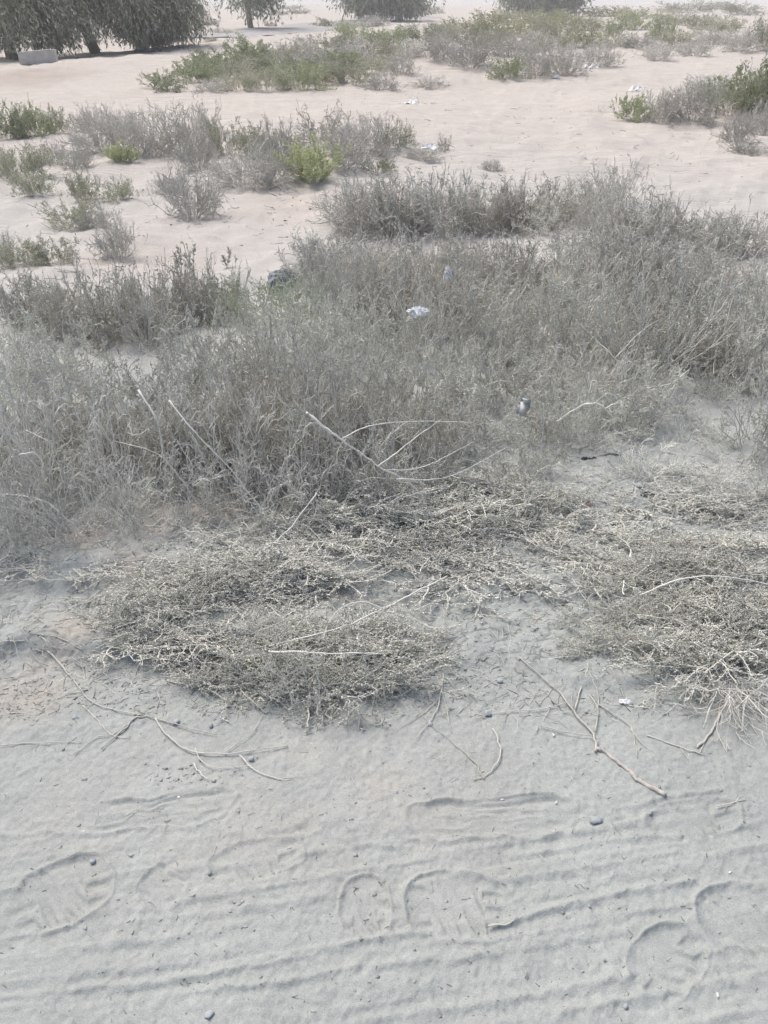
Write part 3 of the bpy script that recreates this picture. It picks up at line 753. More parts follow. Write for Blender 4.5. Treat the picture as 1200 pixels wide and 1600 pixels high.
tree(20, 92, 4.4, 2.4, 61, 'dark drooping tree at far left beside the concrete block', 14, 4.6, .07)
tree(150, 84, 4.8, 2.3, 62, 'dark drooping tree behind the concrete block, middle of the left grove', 10, 4.6, .14)
tree(226, 80, 3.2, 1.7, 63, 'drooping tree at the right end of the left grove', 14, 4.6, .04)
tree(392, 44, 5.2, 2.6, 64, 'drooping tree with bare leaning trunk beside the grey road', 6, 3.6, .4)
tree(603, 32, 5.0, 4.6, 65, 'spreading drooping tree at the far end of the grey road', 20, 4.6, .03)
tree(835, 26, 5.0, 5.2, 66, 'dark broad tree behind the far mound at top centre', 20, 4.6, .03)
# low scrub round the far trees
place('in the far flats behind the trees', 'bushes on the far flats', [
    (288, 28, 30, 9, 'olive'), (310, 22, 34, 8, 'olive'), (330, 40, 40, 10, 'olive'), (290, 48, 34, 10, 'olive'), (345, 52, 44, 9, 'finegrey'), (330, 65, 24, 6, 'olive'), (275, 66, 30, 9, 'olive'),
    (430, 24, 30, 8, 'olive'), (470, 22, 44, 8, 'olive'), (455, 14, 40, 6, 'finegrey'), (520, 42, 60, 14, 'olive'), (545, 44, 60, 14, 'finegrey'), (640, 26, 70, 18, 'finegrey'), (660, 22, 50, 14, 'olive'), (580, 40, 60, 16, 'finegrey')])

# ------------------------------------------------------------------ loose sticks, stems and stones
def curve_world(pts, lift=.006):
    P = []
    for q in pts:
        g = G(q[0], q[1])
        z = q[2] if len(q) > 2 else 0
        if z:                                         # a raised point: slide along the sight line to that height
            d = ray(q[0], q[1]); t = (CAM_H - (g.z + z)) / -d[2]; g = Vector((d[0] * t, d[1] * t, g.z + z))
        P.append((g.x, g.y, g.z + (0 if z else lift)))
    return np.array(P)

def spline(P, n):
    P = np.asarray(P); m = len(P)
    if m == 2: t = np.linspace(0, 1, n)[:, None]; return P[0] * (1 - t) + P[1] * t
    Q = np.vstack([2 * P[0] - P[1], P, 2 * P[-1] - P[-2]]); out = []
    for s in np.linspace(0, m - 1 - 1e-6, n):
        i = int(s); f = s - i
        a, b, c, d = Q[i], Q[i + 1], Q[i + 2], Q[i + 3]
        out.append(.5 * ((2 * b) + (c - a) * f + (2 * a - 5 * b + 4 * c - d) * f * f + (3 * b - a - 3 * c + d) * f ** 3))
    return np.array(out)

def stick_mesh(name, pts, r0, r1, mat, n=None, sides=6, seed=0, knob=.12):
    P = spline(curve_world(pts), n or (len(pts) * 5))
    rng = np.random.default_rng(seed + len(pts) * 31 + int(pts[0][0]))
    P = P + rng.normal(0, r0 * .22, P.shape) * np.array([1, 1, .3])
    wv = np.cumsum(rng.normal(0, 1, (len(P), 3)), 0); wv -= np.linspace(0, 1, len(P))[:, None] * wv[-1]
    P = P + wv * (r0 * .55) * np.array([1, 1, .3])
    k = np.linspace(0, 1, len(P)); R = (r0 * (1 - k) + r1 * k) * (1 + rng.normal(0, knob, len(P)))
    T = np.gradient(P, axis=0); T = norm(T); A = norm(np.cross(T, np.array([0, 0, 1.0]))); B = np.cross(T, A)
    an = np.linspace(0, 2 * np.pi, sides, endpoint=False)
    V = np.stack([P + R[:, None] * (math.cos(q) * A + math.sin(q) * B) for q in an], 1).reshape(-1, 3)
    F = []
    for i in range(len(P) - 1):
        for j in range(sides):
            a = i * sides + j; b = i * sides + (j + 1) % sides
            F += [(a, b, b + sides), (a, b + sides, a + sides)]
    for e in (0, (len(P) - 1) * sides):
        for j in range(1, sides - 1): F.append((e, e + j, e + j + 1) if e else (e, e + j + 1, e + j))
    return mesh_np(name, V, F, mat, np.full(len(V), rng.uniform(.35, .9)), smooth_=True), P

def stick(name, label, pts, r0, r1, side=(), mat='loose', cat='twig', group=None):
    me, P = stick_mesh('stem', pts, r0, r1, M[mat])
    root = link(name, None)
    root.location = Vector(P[0]); root.empty_display_size = .05
    o = link('stem', me, root); o.location = -Vector(P[0])
    for s in side:
        m2, _ = stick_mesh('side_twig', s, r1 * 1.1, r1 * .5, M[mat])
        o = link('side_twig', m2, root); o.location = -Vector(P[0])
    tag(root, label, cat, group)

# the broken branch at the right
root = link('fallen_branch', None)
g0 = G(930, 1170); root.location = g0
for nm, pts, r0, r1, mt in [
        ('thick_stem', [(1041, 1243), (1000, 1210), (965, 1188), (932, 1172)], .0060, .0038, 'wood'),
        ('thin_stem', [(930, 1176), (926, 1150), (900, 1118), (870, 1082), (840, 1052), (812, 1030)], .0031, .0015, 'wood'),
        ('side_twig', [(898, 1110), (906, 1080), (917, 1045), (921, 1020)], .0020, .0011, 'loose'),
        ('side_twig', [(928, 1145), (934, 1110), (930, 1082), (918, 1050)], .0020, .0011, 'loose'),
        ('side_twig', [(924, 1152), (880, 1145), (845, 1138), (838, 1146)], .0015, .0011, 'loose'),
        ('side_twig', [(885, 1100), (850, 1108), (800, 1112), (745, 1122)], .0014, .0009, 'loose'),
        ('side_twig', [(930, 1176), (934, 1168), (935, 1158)], .0030, .0012, 'wood')]:
    me, P = stick_mesh(nm, pts, r0, r1, M[mt], sides=8 if mt == 'wood' else 5, knob=.07)
    o = link(nm, me, root); o.location = -g0
tag(root, 'broken grey branch lying on the sand, thick end pointing lower right', 'branch')

TW = 'loose twigs on the sand'
stick('twig', 'curved pale twig shaped like a fish hook left of the broken branch', [(770, 1140), (780, 1165), (782, 1185), (768, 1208), (740, 1220)], .0024, .0014, [[(755, 1219), (748, 1206), (742, 1196), (722, 1178), (700, 1158), (672, 1135), (640, 1098)]], group=TW)
stick('twig', 'forked pale stem standing up from the left front brush heap\'s right end', [(692, 1055), (688, 1085), (676, 1120), (650, 1155)], .0019, .0012, [[(690, 1078), (697, 1110), (704, 1145)], [(686, 1090), (660, 1118), (600, 1150)]], group=TW)
stick('twig', 'long smooth curved twig below the left front brush heap', [(243, 1125), (262, 1150), (300, 1172), (350, 1178), (400, 1174), (450, 1168)], .0023, .0014, [[(305, 1172), (318, 1192), (345, 1202), (400, 1198)], [(375, 1182), (400, 1204), (440, 1218), (460, 1220)], [(350, 1180), (390, 1150), (410, 1120)]], group=TW)
stick('twig', 'bent twig crossing others at left below the brush', [(160, 1172), (200, 1140), (212, 1124), (240, 1122), (300, 1140), (340, 1150)], .0024, .0013, [[(130, 1104), (155, 1130), (175, 1150), (205, 1156)], [(115, 1180), (150, 1155), (180, 1146), (240, 1100)]], group=TW)
stick('twig', 'thin straight twig at left edge of the sand', [(0, 1166), (60, 1163), (140, 1160)], .0014, .0010, group=TW)
stick('twig', 'dark thin root-like twig at left from the crust edge', [(75, 1020), (110, 1060), (135, 1095), (180, 1112), (225, 1120)], .0019, .0013, group=TW)
stick('twig', 'short dark-stained twig above the tyre ridge at right', [(762, 1450), (790, 1444), (818, 1430)], .0022, .0012, [[(775, 1448), (765, 1446)]], group=TW)
stick('twig', 'small pale twig lying low near the left scuffed print', [(195, 1278), (205, 1270), (215, 1262)], .0016, .0010, group=TW)
stick('twig', 'small curled twig under the left brush heap', [(303, 1195), (312, 1212), (326, 1220)], .0017, .0011, group=TW)
stick('twig', 'upright Y-shaped pale stem at the right edge of the sand', [(1090, 1172), (1110, 1150), (1130, 1105), (1140, 1075), (1162, 1052), (1168, 1030)], .0034, .0020, [[(1165, 1055), (1180, 1040), (1200, 1030)], [(1172, 1085), (1190, 1096), (1215, 1100)]], group=TW)
stick('twig', 'thin bent twig beside the white scrap at right', [(935, 1102), (965, 1122), (985, 1140), (990, 1165), (995, 1185)], .0017, .0010, [[(985, 1140), (1000, 1160), (1020, 1178)]], group=TW)
stick('twig', 'short pale twig at the lower right tuft', [(1120, 1262), (1140, 1258), (1165, 1252)], .0015, .0010, [[(1148, 1256), (1160, 1245)]], group=TW)
stick('twig', 'thin twig lying between the sand and right brush', [(1010, 1150), (1050, 1165), (1100, 1182)], .0017, .0011, [[(1060, 1168), (1075, 1190)], [(1092, 1180), (1100, 1160)]], group=TW)
stick('twig', 'pale twigs poking out at left of the crust', [(0, 1005), (45, 1004), (75, 996), (100, 1002), (130, 1018)], .0019, .0012, [[(70, 996), (50, 992), (0, 992)]], group=TW)

ST = 'long dead stems lying over the thicket'
stick('dead_branch', 'long pale dead branch slanting down right across the thicket front', [(482, 645, .42), (510, 666, .40), (540, 692, .37), (572, 712, .33), (600, 737, .29), (632, 752, .25), (660, 775, .18)], .0038, .0018,
      [[(535, 685, .40), (580, 665, .40), (650, 658, .38), (740, 660, .33)], [(560, 705, .38), (575, 750, .24), (580, 765, .2)], [(600, 735, .32), (660, 730, .30), (740, 690, .30)], [(620, 748, .28), (700, 745, .24), (790, 700, .25)], [(590, 728, .33), (640, 690, .34), (690, 655, .36)]], cat='stem', group=ST, mat='stem')
stick('dead_branch', 'long S-shaped pale stem at left of the thicket front', [(215, 610, .45), (243, 660, .38), (255, 715, .26), (290, 760, .14), (325, 812, .02)], .0030, .0018, [[(255, 712, .26), (225, 700, .30), (180, 690, .3)]], cat='stem', group=ST, mat='stem')
stick('dead_branch', 'long stem arching from left thicket toward the bank', [(265, 625, .45), (310, 680, .36), (360, 730, .26), (390, 770, .16), (430, 820, .04), (460, 845, .01)], .0022, .0013, cat='stem', group=ST, mat='stem')
stick('dead_branch', 'straight pale stem leaning up right out of the thicket front', [(400, 870, .02), (450, 830, .06), (495, 770, .14)], .0034, .0020, cat='stem', group=ST, mat='stem')
stick('dead_branch', 'curled pale stems at left edge of the thicket', [(88, 775, .05), (72, 745, .16), (70, 720, .24), (58, 705, .28), (30, 710, .28)], .0034, .0020, [[(75, 745, .16), (85, 715, .25), (75, 690, .3), (40, 672, .33)]], cat='stem', group=ST, mat='stem')
stick('dead_branch', 'low arching stem bundle at the left edge by the bank', [(115, 820, .03), (80, 790, .10), (40, 775, .13), (-20, 772, .14)], .0030, .0018, [[(112, 815, .03), (60, 800, .08), (-20, 790, .1)], [(70, 818, .03), (30, 790, .1), (-10, 765, .15)]], cat='stem', group=ST, mat='stem')
stick('dead_branch', 'tall upright stem standing out of the right thicket', [(940, 540, .12), (938, 490, .34), (942, 440, .55), (946, 400, .72)], .0040, .0022, [[(938, 470, .4), (950, 450, .5)], [(940, 500, .3), (928, 470, .42)]], cat='stem', group=ST, mat='stem')
stick('dead_branch', 'long thin stem slanting through the right thicket', [(990, 600, .12), (960, 560, .26), (930, 530, .34), (900, 500, .45)], .0032, .0018, [[(960, 560, .26), (1000, 520, .36), (1030, 500, .42)]], cat='stem', group=ST, mat='stem')
stick('dead_branch', 'low pale stem bowed to the right under the right thicket', [(985, 610, .12), (1020, 605, .14), (1050, 598, .17), (1072, 582, .22)], .0034, .0018, cat='stem', group=ST, mat='stem')
stick('dead_branch', 'tangled curly pale stems right of the torn carton', [(870, 660, .1), (895, 640, .2), (925, 630, .24), (950, 642, .2), (960, 660, .12)], .0042, .0022,
      [[(925, 630, .24), (935, 600, .33), (925, 595, .34), (920, 615, .3)], [(945, 638, .2), (965, 630, .2), (978, 650, .14)], [(910, 634, .22), (900, 610, .3), (880, 590, .35)], [(930, 630, .24), (950, 615, .3), (965, 622, .26)]], cat='stem', group=ST, mat='stem')
stick('dead_branch', 'thin stake-like stem upright beside the torn carton', [(846, 690, .02), (848, 660, .12), (848, 630, .22)], .0022, .0016, cat='stem', group=ST, mat='stem')
stick('dead_branch', 'long curved stem in front of the right brush heaps', [(905, 880, .03), (940, 930, .02), (965, 958, .01), (1000, 975, .01)], .0026, .0016, cat='stem', group=ST, mat='stem')
stick('dead_branch', 'pale knobbly stem laid across the left front heap', [(420, 1016, .11), (470, 1018, .12), (530, 1022, .10), (600, 1022, .08)], .0026, .0019, [[(470, 1018, .16), (472, 1050, .08)], [(490, 1018, .15), (497, 1075, .05), (500, 1110, .02)], [(535, 1022, .13), (540, 1055, .06)]], cat='stem', group=ST, mat='stem')
stick('dead_branch', 'long stem sloping down left over the left front heap', [(700, 900, .04), (640, 930, .08), (590, 955, .08), (520, 985, .09), (420, 1010, .1)], .0026, .0018, [[(600, 950, .08), (560, 940, .1), (520, 960, .08), (505, 1000, .06)]], cat='stem', group=ST, mat='stem')
stick('dead_branch', 'stem curving above the right heap end', [(1000, 930, .08), (1060, 905, .14), (1130, 900, .14), (1210, 915, .1)], .0026, .0016, [[(1060, 905, .14), (1040, 930, .08)]], cat='stem', group=ST, mat='stem')

# weed stems poking up behind the clearing
for i, (px, py, hp, lab) in enumerate([(283, 428, 48, 'leftmost of the dark weed stems on the sandy clearing'), (302, 426, 46, 'dark weed stem on the clearing, middle of three'), (356, 420, 32, 'rightmost of the dark weed stems on the sandy clearing')]):
    g = G(px, py); rng = np.random.default_rng(700 + i)
    h = hp * mpp(g)
    P = grow(np.zeros((2, 3)), np.array([[.15, 0, 1], [-.25, .1, 1]]), np.array([h, h * .7]), 7, .08, (0, 0, .02), rng)
    root = link('weed', None); root.location = g - Vector((0, 0, .01))
    V = tubes(P, .003, .0015, 4); link('stem', mesh_np('stem', V[0], V[1], M['brown'], V[2]), root)
    a = kids(P, 26, .3, 1, (20, 60), rng, .2); V = leaves(a[0], a[1], .028, .006, rng, True)
    link('foliage', mesh_np('foliage', V[0], V[1], M['brown'], V[2]), root)
    tag(root, lab, 'weed', 'dark weed stems on the clearing')

# dead weed with bare stems on the sand at right
g = G(1150, 1085); rng = np.random.default_rng(77)
n = 60
az = rng.uniform(math.radians(175), math.radians(345), n); el = np.radians(rng.uniform(0, 22, n))
d = np.stack([np.cos(az) * np.cos(el), np.sin(az) * np.cos(el), np.sin(el)], 1)
P1 = grow(rng.normal(0, .03, (n, 3)) * np.array([2.4, 1, .1]) + np.array([0, 0, .03]), d, rng.uniform(.08, .20, n), 7, .22, (0, 0, -.06), rng, .004)
p, d2, _ = kids(P1, 4, .2, 1, (20, 60), rng); P2 = grow(p, d2, rng.uniform(.02, .09, len(p)), 4, .25, (0, 0, -.06), rng, .003)
root = link('dead_weed', None); root.location = g
V = tubes(P1, .0014, .0009, 4); link('stems', mesh_np('stems', V[0], V[1], M['stem'], V[2]), root)
V = tubes(P2, .0009, .0006, 3); link('twigs', mesh_np('twigs', V[0], V[1], M['stem'], V[2]), root)
tag(root, 'sprawling dead weed of thin bare stems on sand below the right heap', 'weed')

def lump(name, r, mat, seed, sq=(1, 1, .7), sub=2, rough=.25):
    import bmesh
    bm = bmesh.new(); bmesh.ops.create_icosphere(bm, subdivisions=sub, radius=1)
    rng = random.Random(seed); ph = [rng.uniform(0, 6) for _ in range(9)]
    for v in bm.verts:
        c = v.co; k = 1 + rough * (.5 * math.sin(2.1 * c.x + ph[0]) + .5 * math.sin(2.6 * c.y + ph[1]) + .4 * math.sin(3.3 * c.z + ph[2]) + .3 * math.sin(5 * c.x + 4 * c.y + ph[3]))
        v.co = Vector((c.x * sq[0], c.y * sq[1], c.z * sq[2])) * (r * k)
    me = bpy.data.meshes.new(name); bm.to_mesh(me); bm.free()
    me.materials.append(mat)
    me.polygons.foreach_set('use_smooth', np.ones(len(me.polygons), bool))
    return me

PEB = [(932, 1283, 8, 'largest round blue-grey pebble, right of the long shoe print'), (763, 1115, 8, 'blue-grey pebble at the end of the thin twig, above the hooked twig'),
       (118, 1122, 5, 'small dark pebble at left under the crust edge'), (276, 1128, 6, 'dark blue pebble touching the long curved twig'), (330, 1134, 5, 'blue pebble among the twigs under the left heap'),
       (672, 1132, 5, 'blue pebble beside the forked pale stem'), (780, 1064, 5, 'pebble at the crumbled crust above the thin twig'), (132, 1219, 6, 'flat bluish pebble on the left sand below the twigs'),
       (392, 1186, 6, 'grey pebble under the long curved twig'), (618, 1239, 4, 'small dark blue pebble left of the long shoe print'), (515, 1335, 4, 'tiny blue pebble in the centre above the heel print'),
       (34, 1335, 3, 'tiny blue pebble at left above the round shoe print'), (325, 1588, 9, 'pale blue pebble at the bottom edge, left of centre'), (977, 1574, 5, 'blue pebble at the bottom edge, right of centre'),
       (920, 1417, 4, 'half-buried dark pebble beside the strong tyre ridge'), (145, 1346, 4, 'narrow dark pebble at the rim of the round shoe print'), (1001, 762, 9, 'dark stone beneath the stems right of the bank')]
for i, (px, py, r, lab) in enumerate(PEB):
    g = G(px, py); s = mpp(g) * r
    o = link('pebble', lump('pebble', s * random.Random(i).uniform(.75, 1.1), M['stone'], 300 + i, (1, random.Random(i).uniform(.65, .95), .6), 2, .42))
    o.location = g + Vector((0, 0, s * .25)); o.rotation_euler = (.2 * i % .5, .3 * i % .4, i * 1.3)
    tag(o, lab, 'pebble', 'pebbles on the sand')
CH = [(785, 1250, 3, 'white chip on the upper rim of the long shoe print'), (869, 1254, 3, 'pale chip at the right end of the long shoe print'), (865, 1150, 3, 'white chip left of the branch fork'),
      (280, 1247, 3, 'white chip in the left scuffed print'), (1140, 1364, 3, 'thin white chip at right above the ridges'), (1121, 1556, 4, 'thin white chip low at the right edge'), (660, 1503, 3, 'white chip near the bottom centre'), (130, 1300, 3, 'white chip on the left ridge')]
for i, (px, py, r, lab) in enumerate(CH):
    g = G(px, py); s = mpp(g) * r
    o = link('stone_chip', lump('stone_chip', s, M['white_stone'], 340 + i, (1.3, .6, .4), 1, .3))
    o.location = g + Vector((0, 0, s * .4)); o.rotation_euler = (0, 0, i * .9)
    tag(o, lab, 'stone chip', 'white chips on the sand')

# ------------------------------------------------------------------ litter
def crumple(name, w_, d_, h_, mat, seed, n=14, fold=.5):
    """a crumpled sheet with thickness"""
    rng = np.random.default_rng(seed)
    u, v = np.meshgrid(np.linspace(-1, 1, n), np.linspace(-1, 1, n))
    z = np.abs(fbm(u * 1.6 + seed, v * 1.6, seed, 3)) * 2.2 * (1 - .6 * np.maximum(np.abs(u), np.abs(v)) ** 2) + .04
    x = u * w_ / 2 * (1 - .25 * vnoise(u * 2, v * 2, seed + 3)); y = v * d_ / 2 * (1 - .25 * vnoise(u * 2, v * 2, seed + 5))
    top = np.stack([x, y, z * h_], -1).reshape(-1, 3); bot = top - np.array([0, 0, .0015])
    i = (np.arange(n - 1)[:, None] * n + np.arange(n - 1)[None]).ravel(); q = np.stack([i, i + 1, i + n + 1, i + n], 1)
    F = np.concatenate([q, q[:, ::-1] + n * n])
    e = np.concatenate([np.arange(n - 1), np.arange(n - 1) * n + n - 1, n * n - 1 - np.arange(n - 1), (n - 1 - np.arange(n - 1)) * n])
    e2 = np.roll(e, -1)
    F = np.concatenate([F, np.stack([e2, e, e + n * n, e2 + n * n], 1)])
    return mesh_np(name, np.concatenate([top, bot]), F, mat, quads=True)

def bag(name, label, px, py, r, sq, mat, seed, cat, up=0):
    g = G(px, py)
    if up:
        d = ray(px, py); t = (CAM_H - (g.z + up)) / -d[2]; g = Vector((d[0] * t, d[1] * t, g.z + up))
    me = lump(name, r, M[mat], seed, sq, 4, .28)
    n = len(me.vertices); c = np.zeros(n * 3); me.vertices.foreach_get('co', c); c = c.reshape(-1, 3)
    k = 9 / r / 3
    wr = np.abs(fbm(c[:, 0] * k + c[:, 2] * k * .7, c[:, 1] * k - c[:, 2] * k, seed, 3))
    c *= ((.85 + .45 * wr) if mat == 'bluebag' else (.6 + 1.3 * wr))[:, None]
    me.vertices.foreach_set('co', c.ravel()); me.polygons.foreach_set('use_smooth', np.zeros(len(me.polygons), bool)); me.update()
    o = link(name, me); o.location = g + Vector((0, 0, r * sq[2] * .5)); o.rotation_euler = (0, 0, seed * 1.1)
    tag(o, label, cat)

def litter(name, label, px, py, w_, d_, h_, mat, seed, cat, up=0, rz=0, tilt=0):
    g = G(px, py)
    if up:
        d = ray(px, py); t = (CAM_H - (g.z + up)) / -d[2]; g = Vector((d[0] * t, d[1] * t, g.z + up))
    o = link(name, crumple(name, w_, d_, h_, M[mat], seed))
    o.location = g + Vector((0, 0, .004)); o.rotation_euler = (tilt, 0, rz)
    tag(o, label, cat)
litter('paper_scrap', 'small white scrap on sand at the tip of the right heap', 977, 1099, .035, .016, .012, 'plastic', 4, 'litter', rz=-.2)
bag('plastic_bag', 'white plastic bag caught low in the middle of the thicket', 652, 492, .04, (1.2, .8, .8), 'plastic', 6, 'plastic bag', .28)
bag('plastic_bag', 'torn pale plastic snagged in twigs above the white bag', 700, 432, .03, (.8, .7, 1), 'plastic', 7, 'plastic bag', .3)
litter('plastic_bag', 'white litter lying alone on the middle of the sand track', 643, 163, .26, .16, .08, 'plastic', 8, 'litter')
litter('plastic_bag', 'white litter among the small grey bush right of the clump', 671, 234, .18, .12, .07, 'plastic', 9, 'litter', .1)
litter('plastic_bag', 'white litter under the far spreading tree by the road', 667, 24, .9, .5, .3, 'plastic', 10, 'litter')
litter('plastic_bag', 'white box-like litter at the foot of the far mound, right', 921, 108, .38, .22, .14, 'plastic', 12, 'litter')
litter('plastic_bag', 'small white litter at the foot of the grey bushes, far mound', 868, 122, .18, .12, .07, 'plastic', 13, 'litter')
litter('plastic_bag', 'white litter on the track left of the right green bushes', 993, 146, .25, .14, .10, 'plastic', 14, 'litter')
bag('dark_bag', 'dark blue crumpled bag half hidden behind the green-tinted shrub', 442, 440, .095, (1.25, .7, .5), 'bluebag', 15, 'bag')
litter('cloth_scrap', 'black crumpled scrap under twigs at right of the bank', 920, 719, .06, .02, .012, 'black', 16, 'litter')
litter('cloth_scrap', 'dark charred scrap among stems right of the bank', 1012, 775, .05, .03, .010, 'black', 17, 'litter')
litter('cloth_scrap', 'faded red scrap in the brush heap on the bank', 918, 791, .035, .02, .02, 'red', 18, 'litter', .05)
litter('cloth_scrap', 'faded red scrap on the sand beside the far leaning trunk', 424, 41, 1.0, .5, .3, 'red', 19, 'litter')
litter('cloth_scrap', 'dark rubbish at the right foot of the left grove', 232, 82, .9, .4, .2, 'black', 20, 'litter')
stick('burnt_stick', 'thin burnt black stick lying right of the black scrap', [(930, 718), (950, 713), (972, 712)], .006, .004, mat='darkbit', cat='stick')

# torn carton standing among the stems
g = G(820, 655); d = ray(820, 640); up = .10; t = (CAM_H - (g.z + up)) / -d[2]
c = Vector((d[0] * t, d[1] * t, g.z + up))
root = link('torn_carton', None); root.location = c
def slab(name, w_, d_, h_, mat, loc, rot, parent):
    V = [(sx * w_ / 2, sy * d_ / 2, sz * h_ / 2) for sz in (-1, 1) for sy in (-1, 1) for sx in (-1, 1)]
    V[7] = (V[7][0] * .6, V[7][1], V[7][2] * 1.1); V[6] = (V[6][0] * .9, V[6][1], V[6][2] * .8)
    F = [(0, 2, 3, 1), (4, 5, 7, 6), (0, 1, 5, 4), (2, 6, 7, 3), (0, 4, 6, 2), (1, 3, 7, 5)]
    o = link(name, mesh_np(name, V, F, M[mat], quads=True), parent)
    o.location = loc; o.rotation_euler = rot
    return o
slab('panel', .066, .004, .085, 'card', (0, 0, 0), (-.55, .25, .25), root)
slab('flap', .066, .004, .022, 'bluecard', (.012, .026, .046), (-1.1, .4, .3), root)
slab('side_panel', .004, .03, .055, 'bluecard', (-.036, .020, -.008), (-.5, .2, .25), root)
root.scale = (.72, .72, .72)
tag(root, 'torn white and blue carton caught in the stems at centre right', 'carton')

# concrete block under the left tree
g = G(60, 99); s = mpp(g)
import bmesh
bm = bmesh.new(); bmesh.ops.create_cube(bm, size=1)
for v in bm.verts: v.co = Vector((v.co.x * 52 * s, v.co.y * .32, (v.co.z + .5) * 17 * s + (.07 if v.co.x > 0 and v.co.z > 0 else 0)))
bmesh.ops.bevel(bm, geom=bm.edges[:], offset=.018, segments=2, affect='EDGES')
me = bpy.data.meshes.new('block'); bm.to_mesh(me); bm.free(); me.materials.append(M['concrete'])
root = link('concrete_block', None); root.location = g - Vector((0, 0, .03)); root.rotation_euler = (0, 0, .12)
link('block', me, root)
bm = bmesh.new(); bmesh.ops.create_cube(bm, size=1)
for v in bm.verts: v.co = Vector((v.co.x * .10 + 26 * s, v.co.y * .36, (v.co.z + .5) * 20 * s))
bmesh.ops.bevel(bm, geom=bm.edges[:], offset=.012, segments=2, affect='EDGES')
me = bpy.data.meshes.new('end_lip'); bm.to_mesh(me); bm.free(); me.materials.append(M['concrete'])
link('end_lip', me, root)
tag(root, 'low pale concrete block standing under the left drooping tree', 'block')

# ------------------------------------------------------------------ uncountable crumbs, bits of twig and clods
def surf(x, y):
    z = Hmacro(x, y).copy(); add_detail(x, y, z); return z
def bits(name, n, box, ln, rad, mat, label, seed, dens=None):
    rng = np.random.default_rng(seed)
    px = rng.uniform(box[0], box[2], n); py = rng.uniform(box[1], box[3], n)
    if dens is not None:
        keep = rng.uniform(0, 1, n) < dens(px, py); px, py = px[keep], py[keep]
    g = GV(px, py)
    z = surf(g[:, 0], g[:, 1])
    az = rng.uniform(0, 2 * np.pi, len(g))
    d = np.stack([np.cos(az), np.sin(az), rng.normal(0, .15, len(g))], 1)
    L = rng.uniform(ln[0], ln[1], len(g)) * rng.uniform(.4, 1, len(g))
    P = grow(np.stack([g[:, 0], g[:, 1], z + rad], 1), d, L, 3, .22, (0, 0, 0), rng)
    V = tubes(P, rad * rng.uniform(.6, 1.3, len(g)), rad * .6, 3, rng=rng)
    return tag(link(name, mesh_np(name, V[0], V[1], M[mat], V[2])), label, 'litter', kind='stuff')
bits('stem_litter', 900, (760, 620, 1260, 810), (.03, .14), .0018, 'loose', 'pale bits of stem strewn right of the thicket', 407)
bits('twig_litter', 3600, (-60, 770, 1260, 1120), (.015, .11), .0011, 'loose', 'pale bits of twig strewn over the bank before the thicket', 401)
bits('dark_litter', 1300, (-60, 800, 1260, 1120), (.008, .04), .0012, 'darkbit', 'dark crumbs of twig strewn over the bank', 402)
bits('sand_litter', 420, (-60, 1080, 1260, 1600), (.004, .018), .0009, 'darkbit', 'dark crumbs scattered over the bare sand', 403)
bits('straw_litter', 150, (-60, 1090, 1260, 1330), (.01, .06), .0009, 'loose', 'thin straws scattered over the bare sand', 404)
bits('clearing_litter', 500, (-40, 300, 1240, 460), (.04, .22), .004, 'greyfine', 'bits of grey twig on the sandy clearing', 405)

bits('track_litter', 420, (560, 140, 1240, 310), (.03, .16), .0035, 'darkbit', 'dark bits of twig strewn over the sand track', 406)

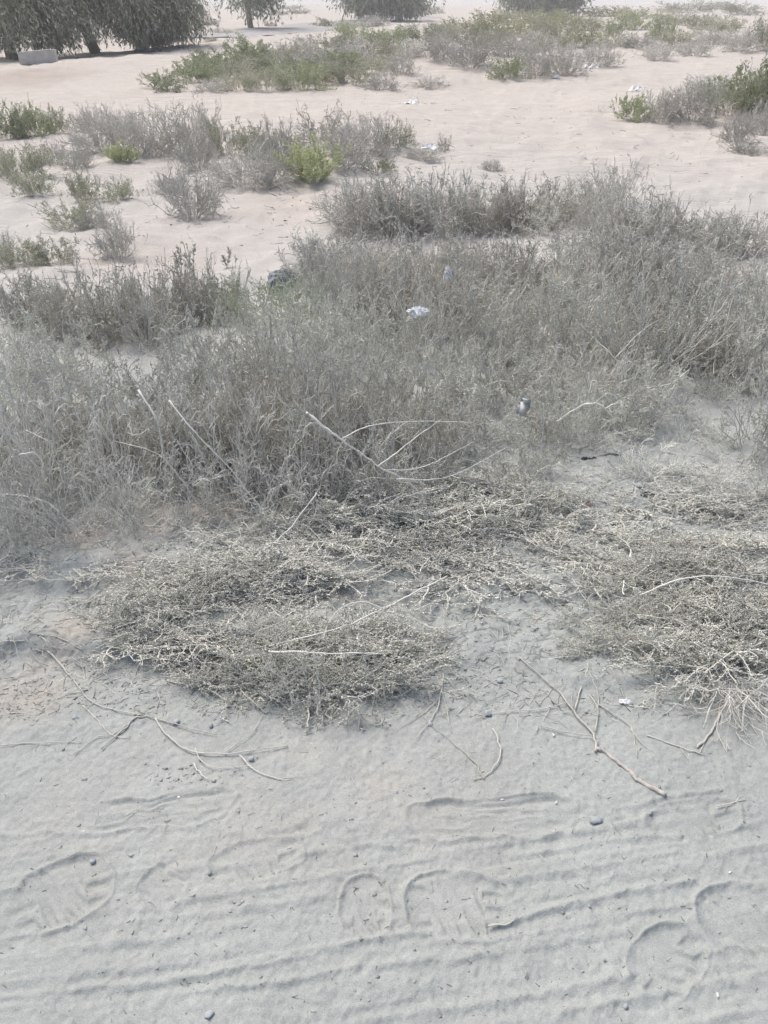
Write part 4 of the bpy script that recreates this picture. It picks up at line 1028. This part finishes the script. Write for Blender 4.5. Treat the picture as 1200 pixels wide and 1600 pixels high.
def crumbs(name, spots, mat, label, seed, sz):
    rng = np.random.default_rng(seed); P = []
    for (px, py, rx, ry, n) in spots:
        P.append(GV(px + rng.normal(0, rx, n), py + rng.normal(0, ry, n)))
    P = np.concatenate(P); z = surf(P[:, 0].copy(), P[:, 1].copy())
    N = len(P)
    base = np.array([(1, 0, 0), (0, 1, 0), (-1, 0, 0), (0, -1, 0), (0, 0, 1), (0, 0, -1), (.7, .7, .3), (-.7, .7, .3), (-.7, -.7, .3), (.7, -.7, .3)])
    base = base[:6]
    s = rng.uniform(sz[0], sz[1], (N, 1, 1)) * rng.uniform(.5, 1.0, (N, 1, 1))
    az = rng.uniform(0, 6.28, N); ca, sa = np.cos(az)[:, None], np.sin(az)[:, None]
    B = base[None] + rng.normal(0, .28, (N, 6, 3))
    B = np.stack([B[..., 0] * ca - B[..., 1] * sa, B[..., 0] * sa + B[..., 1] * ca, B[..., 2]], -1)
    V = B * s * rng.uniform(.6, 1.3, (N, 1, 1)) * np.array([1, .85, .5]) + np.stack([P[:, 0], P[:, 1], z - s[:, 0, 0] * .05], 1)[:, None]
    F0_ = np.array([(0, 1, 4), (1, 2, 4), (2, 3, 4), (3, 0, 4), (1, 0, 5), (2, 1, 5), (3, 2, 5), (0, 3, 5)])
    F = (np.arange(N)[:, None, None] * 6 + F0_[None]).reshape(-1, 3)
    return tag(link(name, mesh_np(name, V, F, M[mat], np.repeat(rng.uniform(0, 1, N), 6))), label, 'clods', kind='stuff')
crumbs('sand_clods', [(690, 1062, 50, 16, 150), (740, 1048, 30, 10, 60), (60, 1085, 60, 14, 150), (20, 1110, 30, 12, 60), (300, 1205, 40, 8, 50), (300, 1220, 30, 6, 30), (180, 1075, 60, 10, 60),
                      (480, 905, 60, 10, 70), (640, 915, 40, 10, 60), (600, 1380, 500, 140, 260), (820, 960, 120, 30, 200), (250, 830, 150, 20, 120)], 'clod', 'crumbled clods of sand crust along the track edge', 411, (.002, .009))
crumbs('dark_grit', [(600, 1400, 450, 140, 900), (700, 1200, 300, 60, 220)], 'darkbit', 'dark grit scattered over the track sand', 412, (.0008, .0020))
crumbs('clearing_stones', [(300, 360, 200, 40, 60), (480, 330, 80, 25, 40)], 'darkbit', 'small dark stones on the sandy clearing', 413, (.006, .018))

# ------------------------------------------------------------------ haze
bm = bmesh.new(); bmesh.ops.create_cube(bm, size=1)
for v in bm.verts: v.co = Vector((v.co.x * 9000, v.co.y * 3400, (v.co.z + .5) * 9.5 - 2.0))
me = bpy.data.meshes.new('haze'); bm.to_mesh(me); bm.free()
hm = bpy.data.materials.new('haze'); hm.use_nodes = True
t = hm.node_tree; t.nodes.clear()
out = t.nodes.new('ShaderNodeOutputMaterial'); pv = t.nodes.new('ShaderNodeVolumePrincipled')
pv.inputs['Color'].default_value = (.90, .92, .94, 1); pv.inputs['Density'].default_value = .0019
t.links.new(pv.outputs[0], out.inputs['Volume'])
me.materials.append(hm)
tag(link('haze', me), 'thin pale dusty haze over the whole place', 'haze', kind='stuff')
print('TRIS', sum(len(m_.polygons) * (2 if len(m_.polygons) and m_.polygons[0].loop_total == 4 else 1) for m_ in bpy.data.meshes))
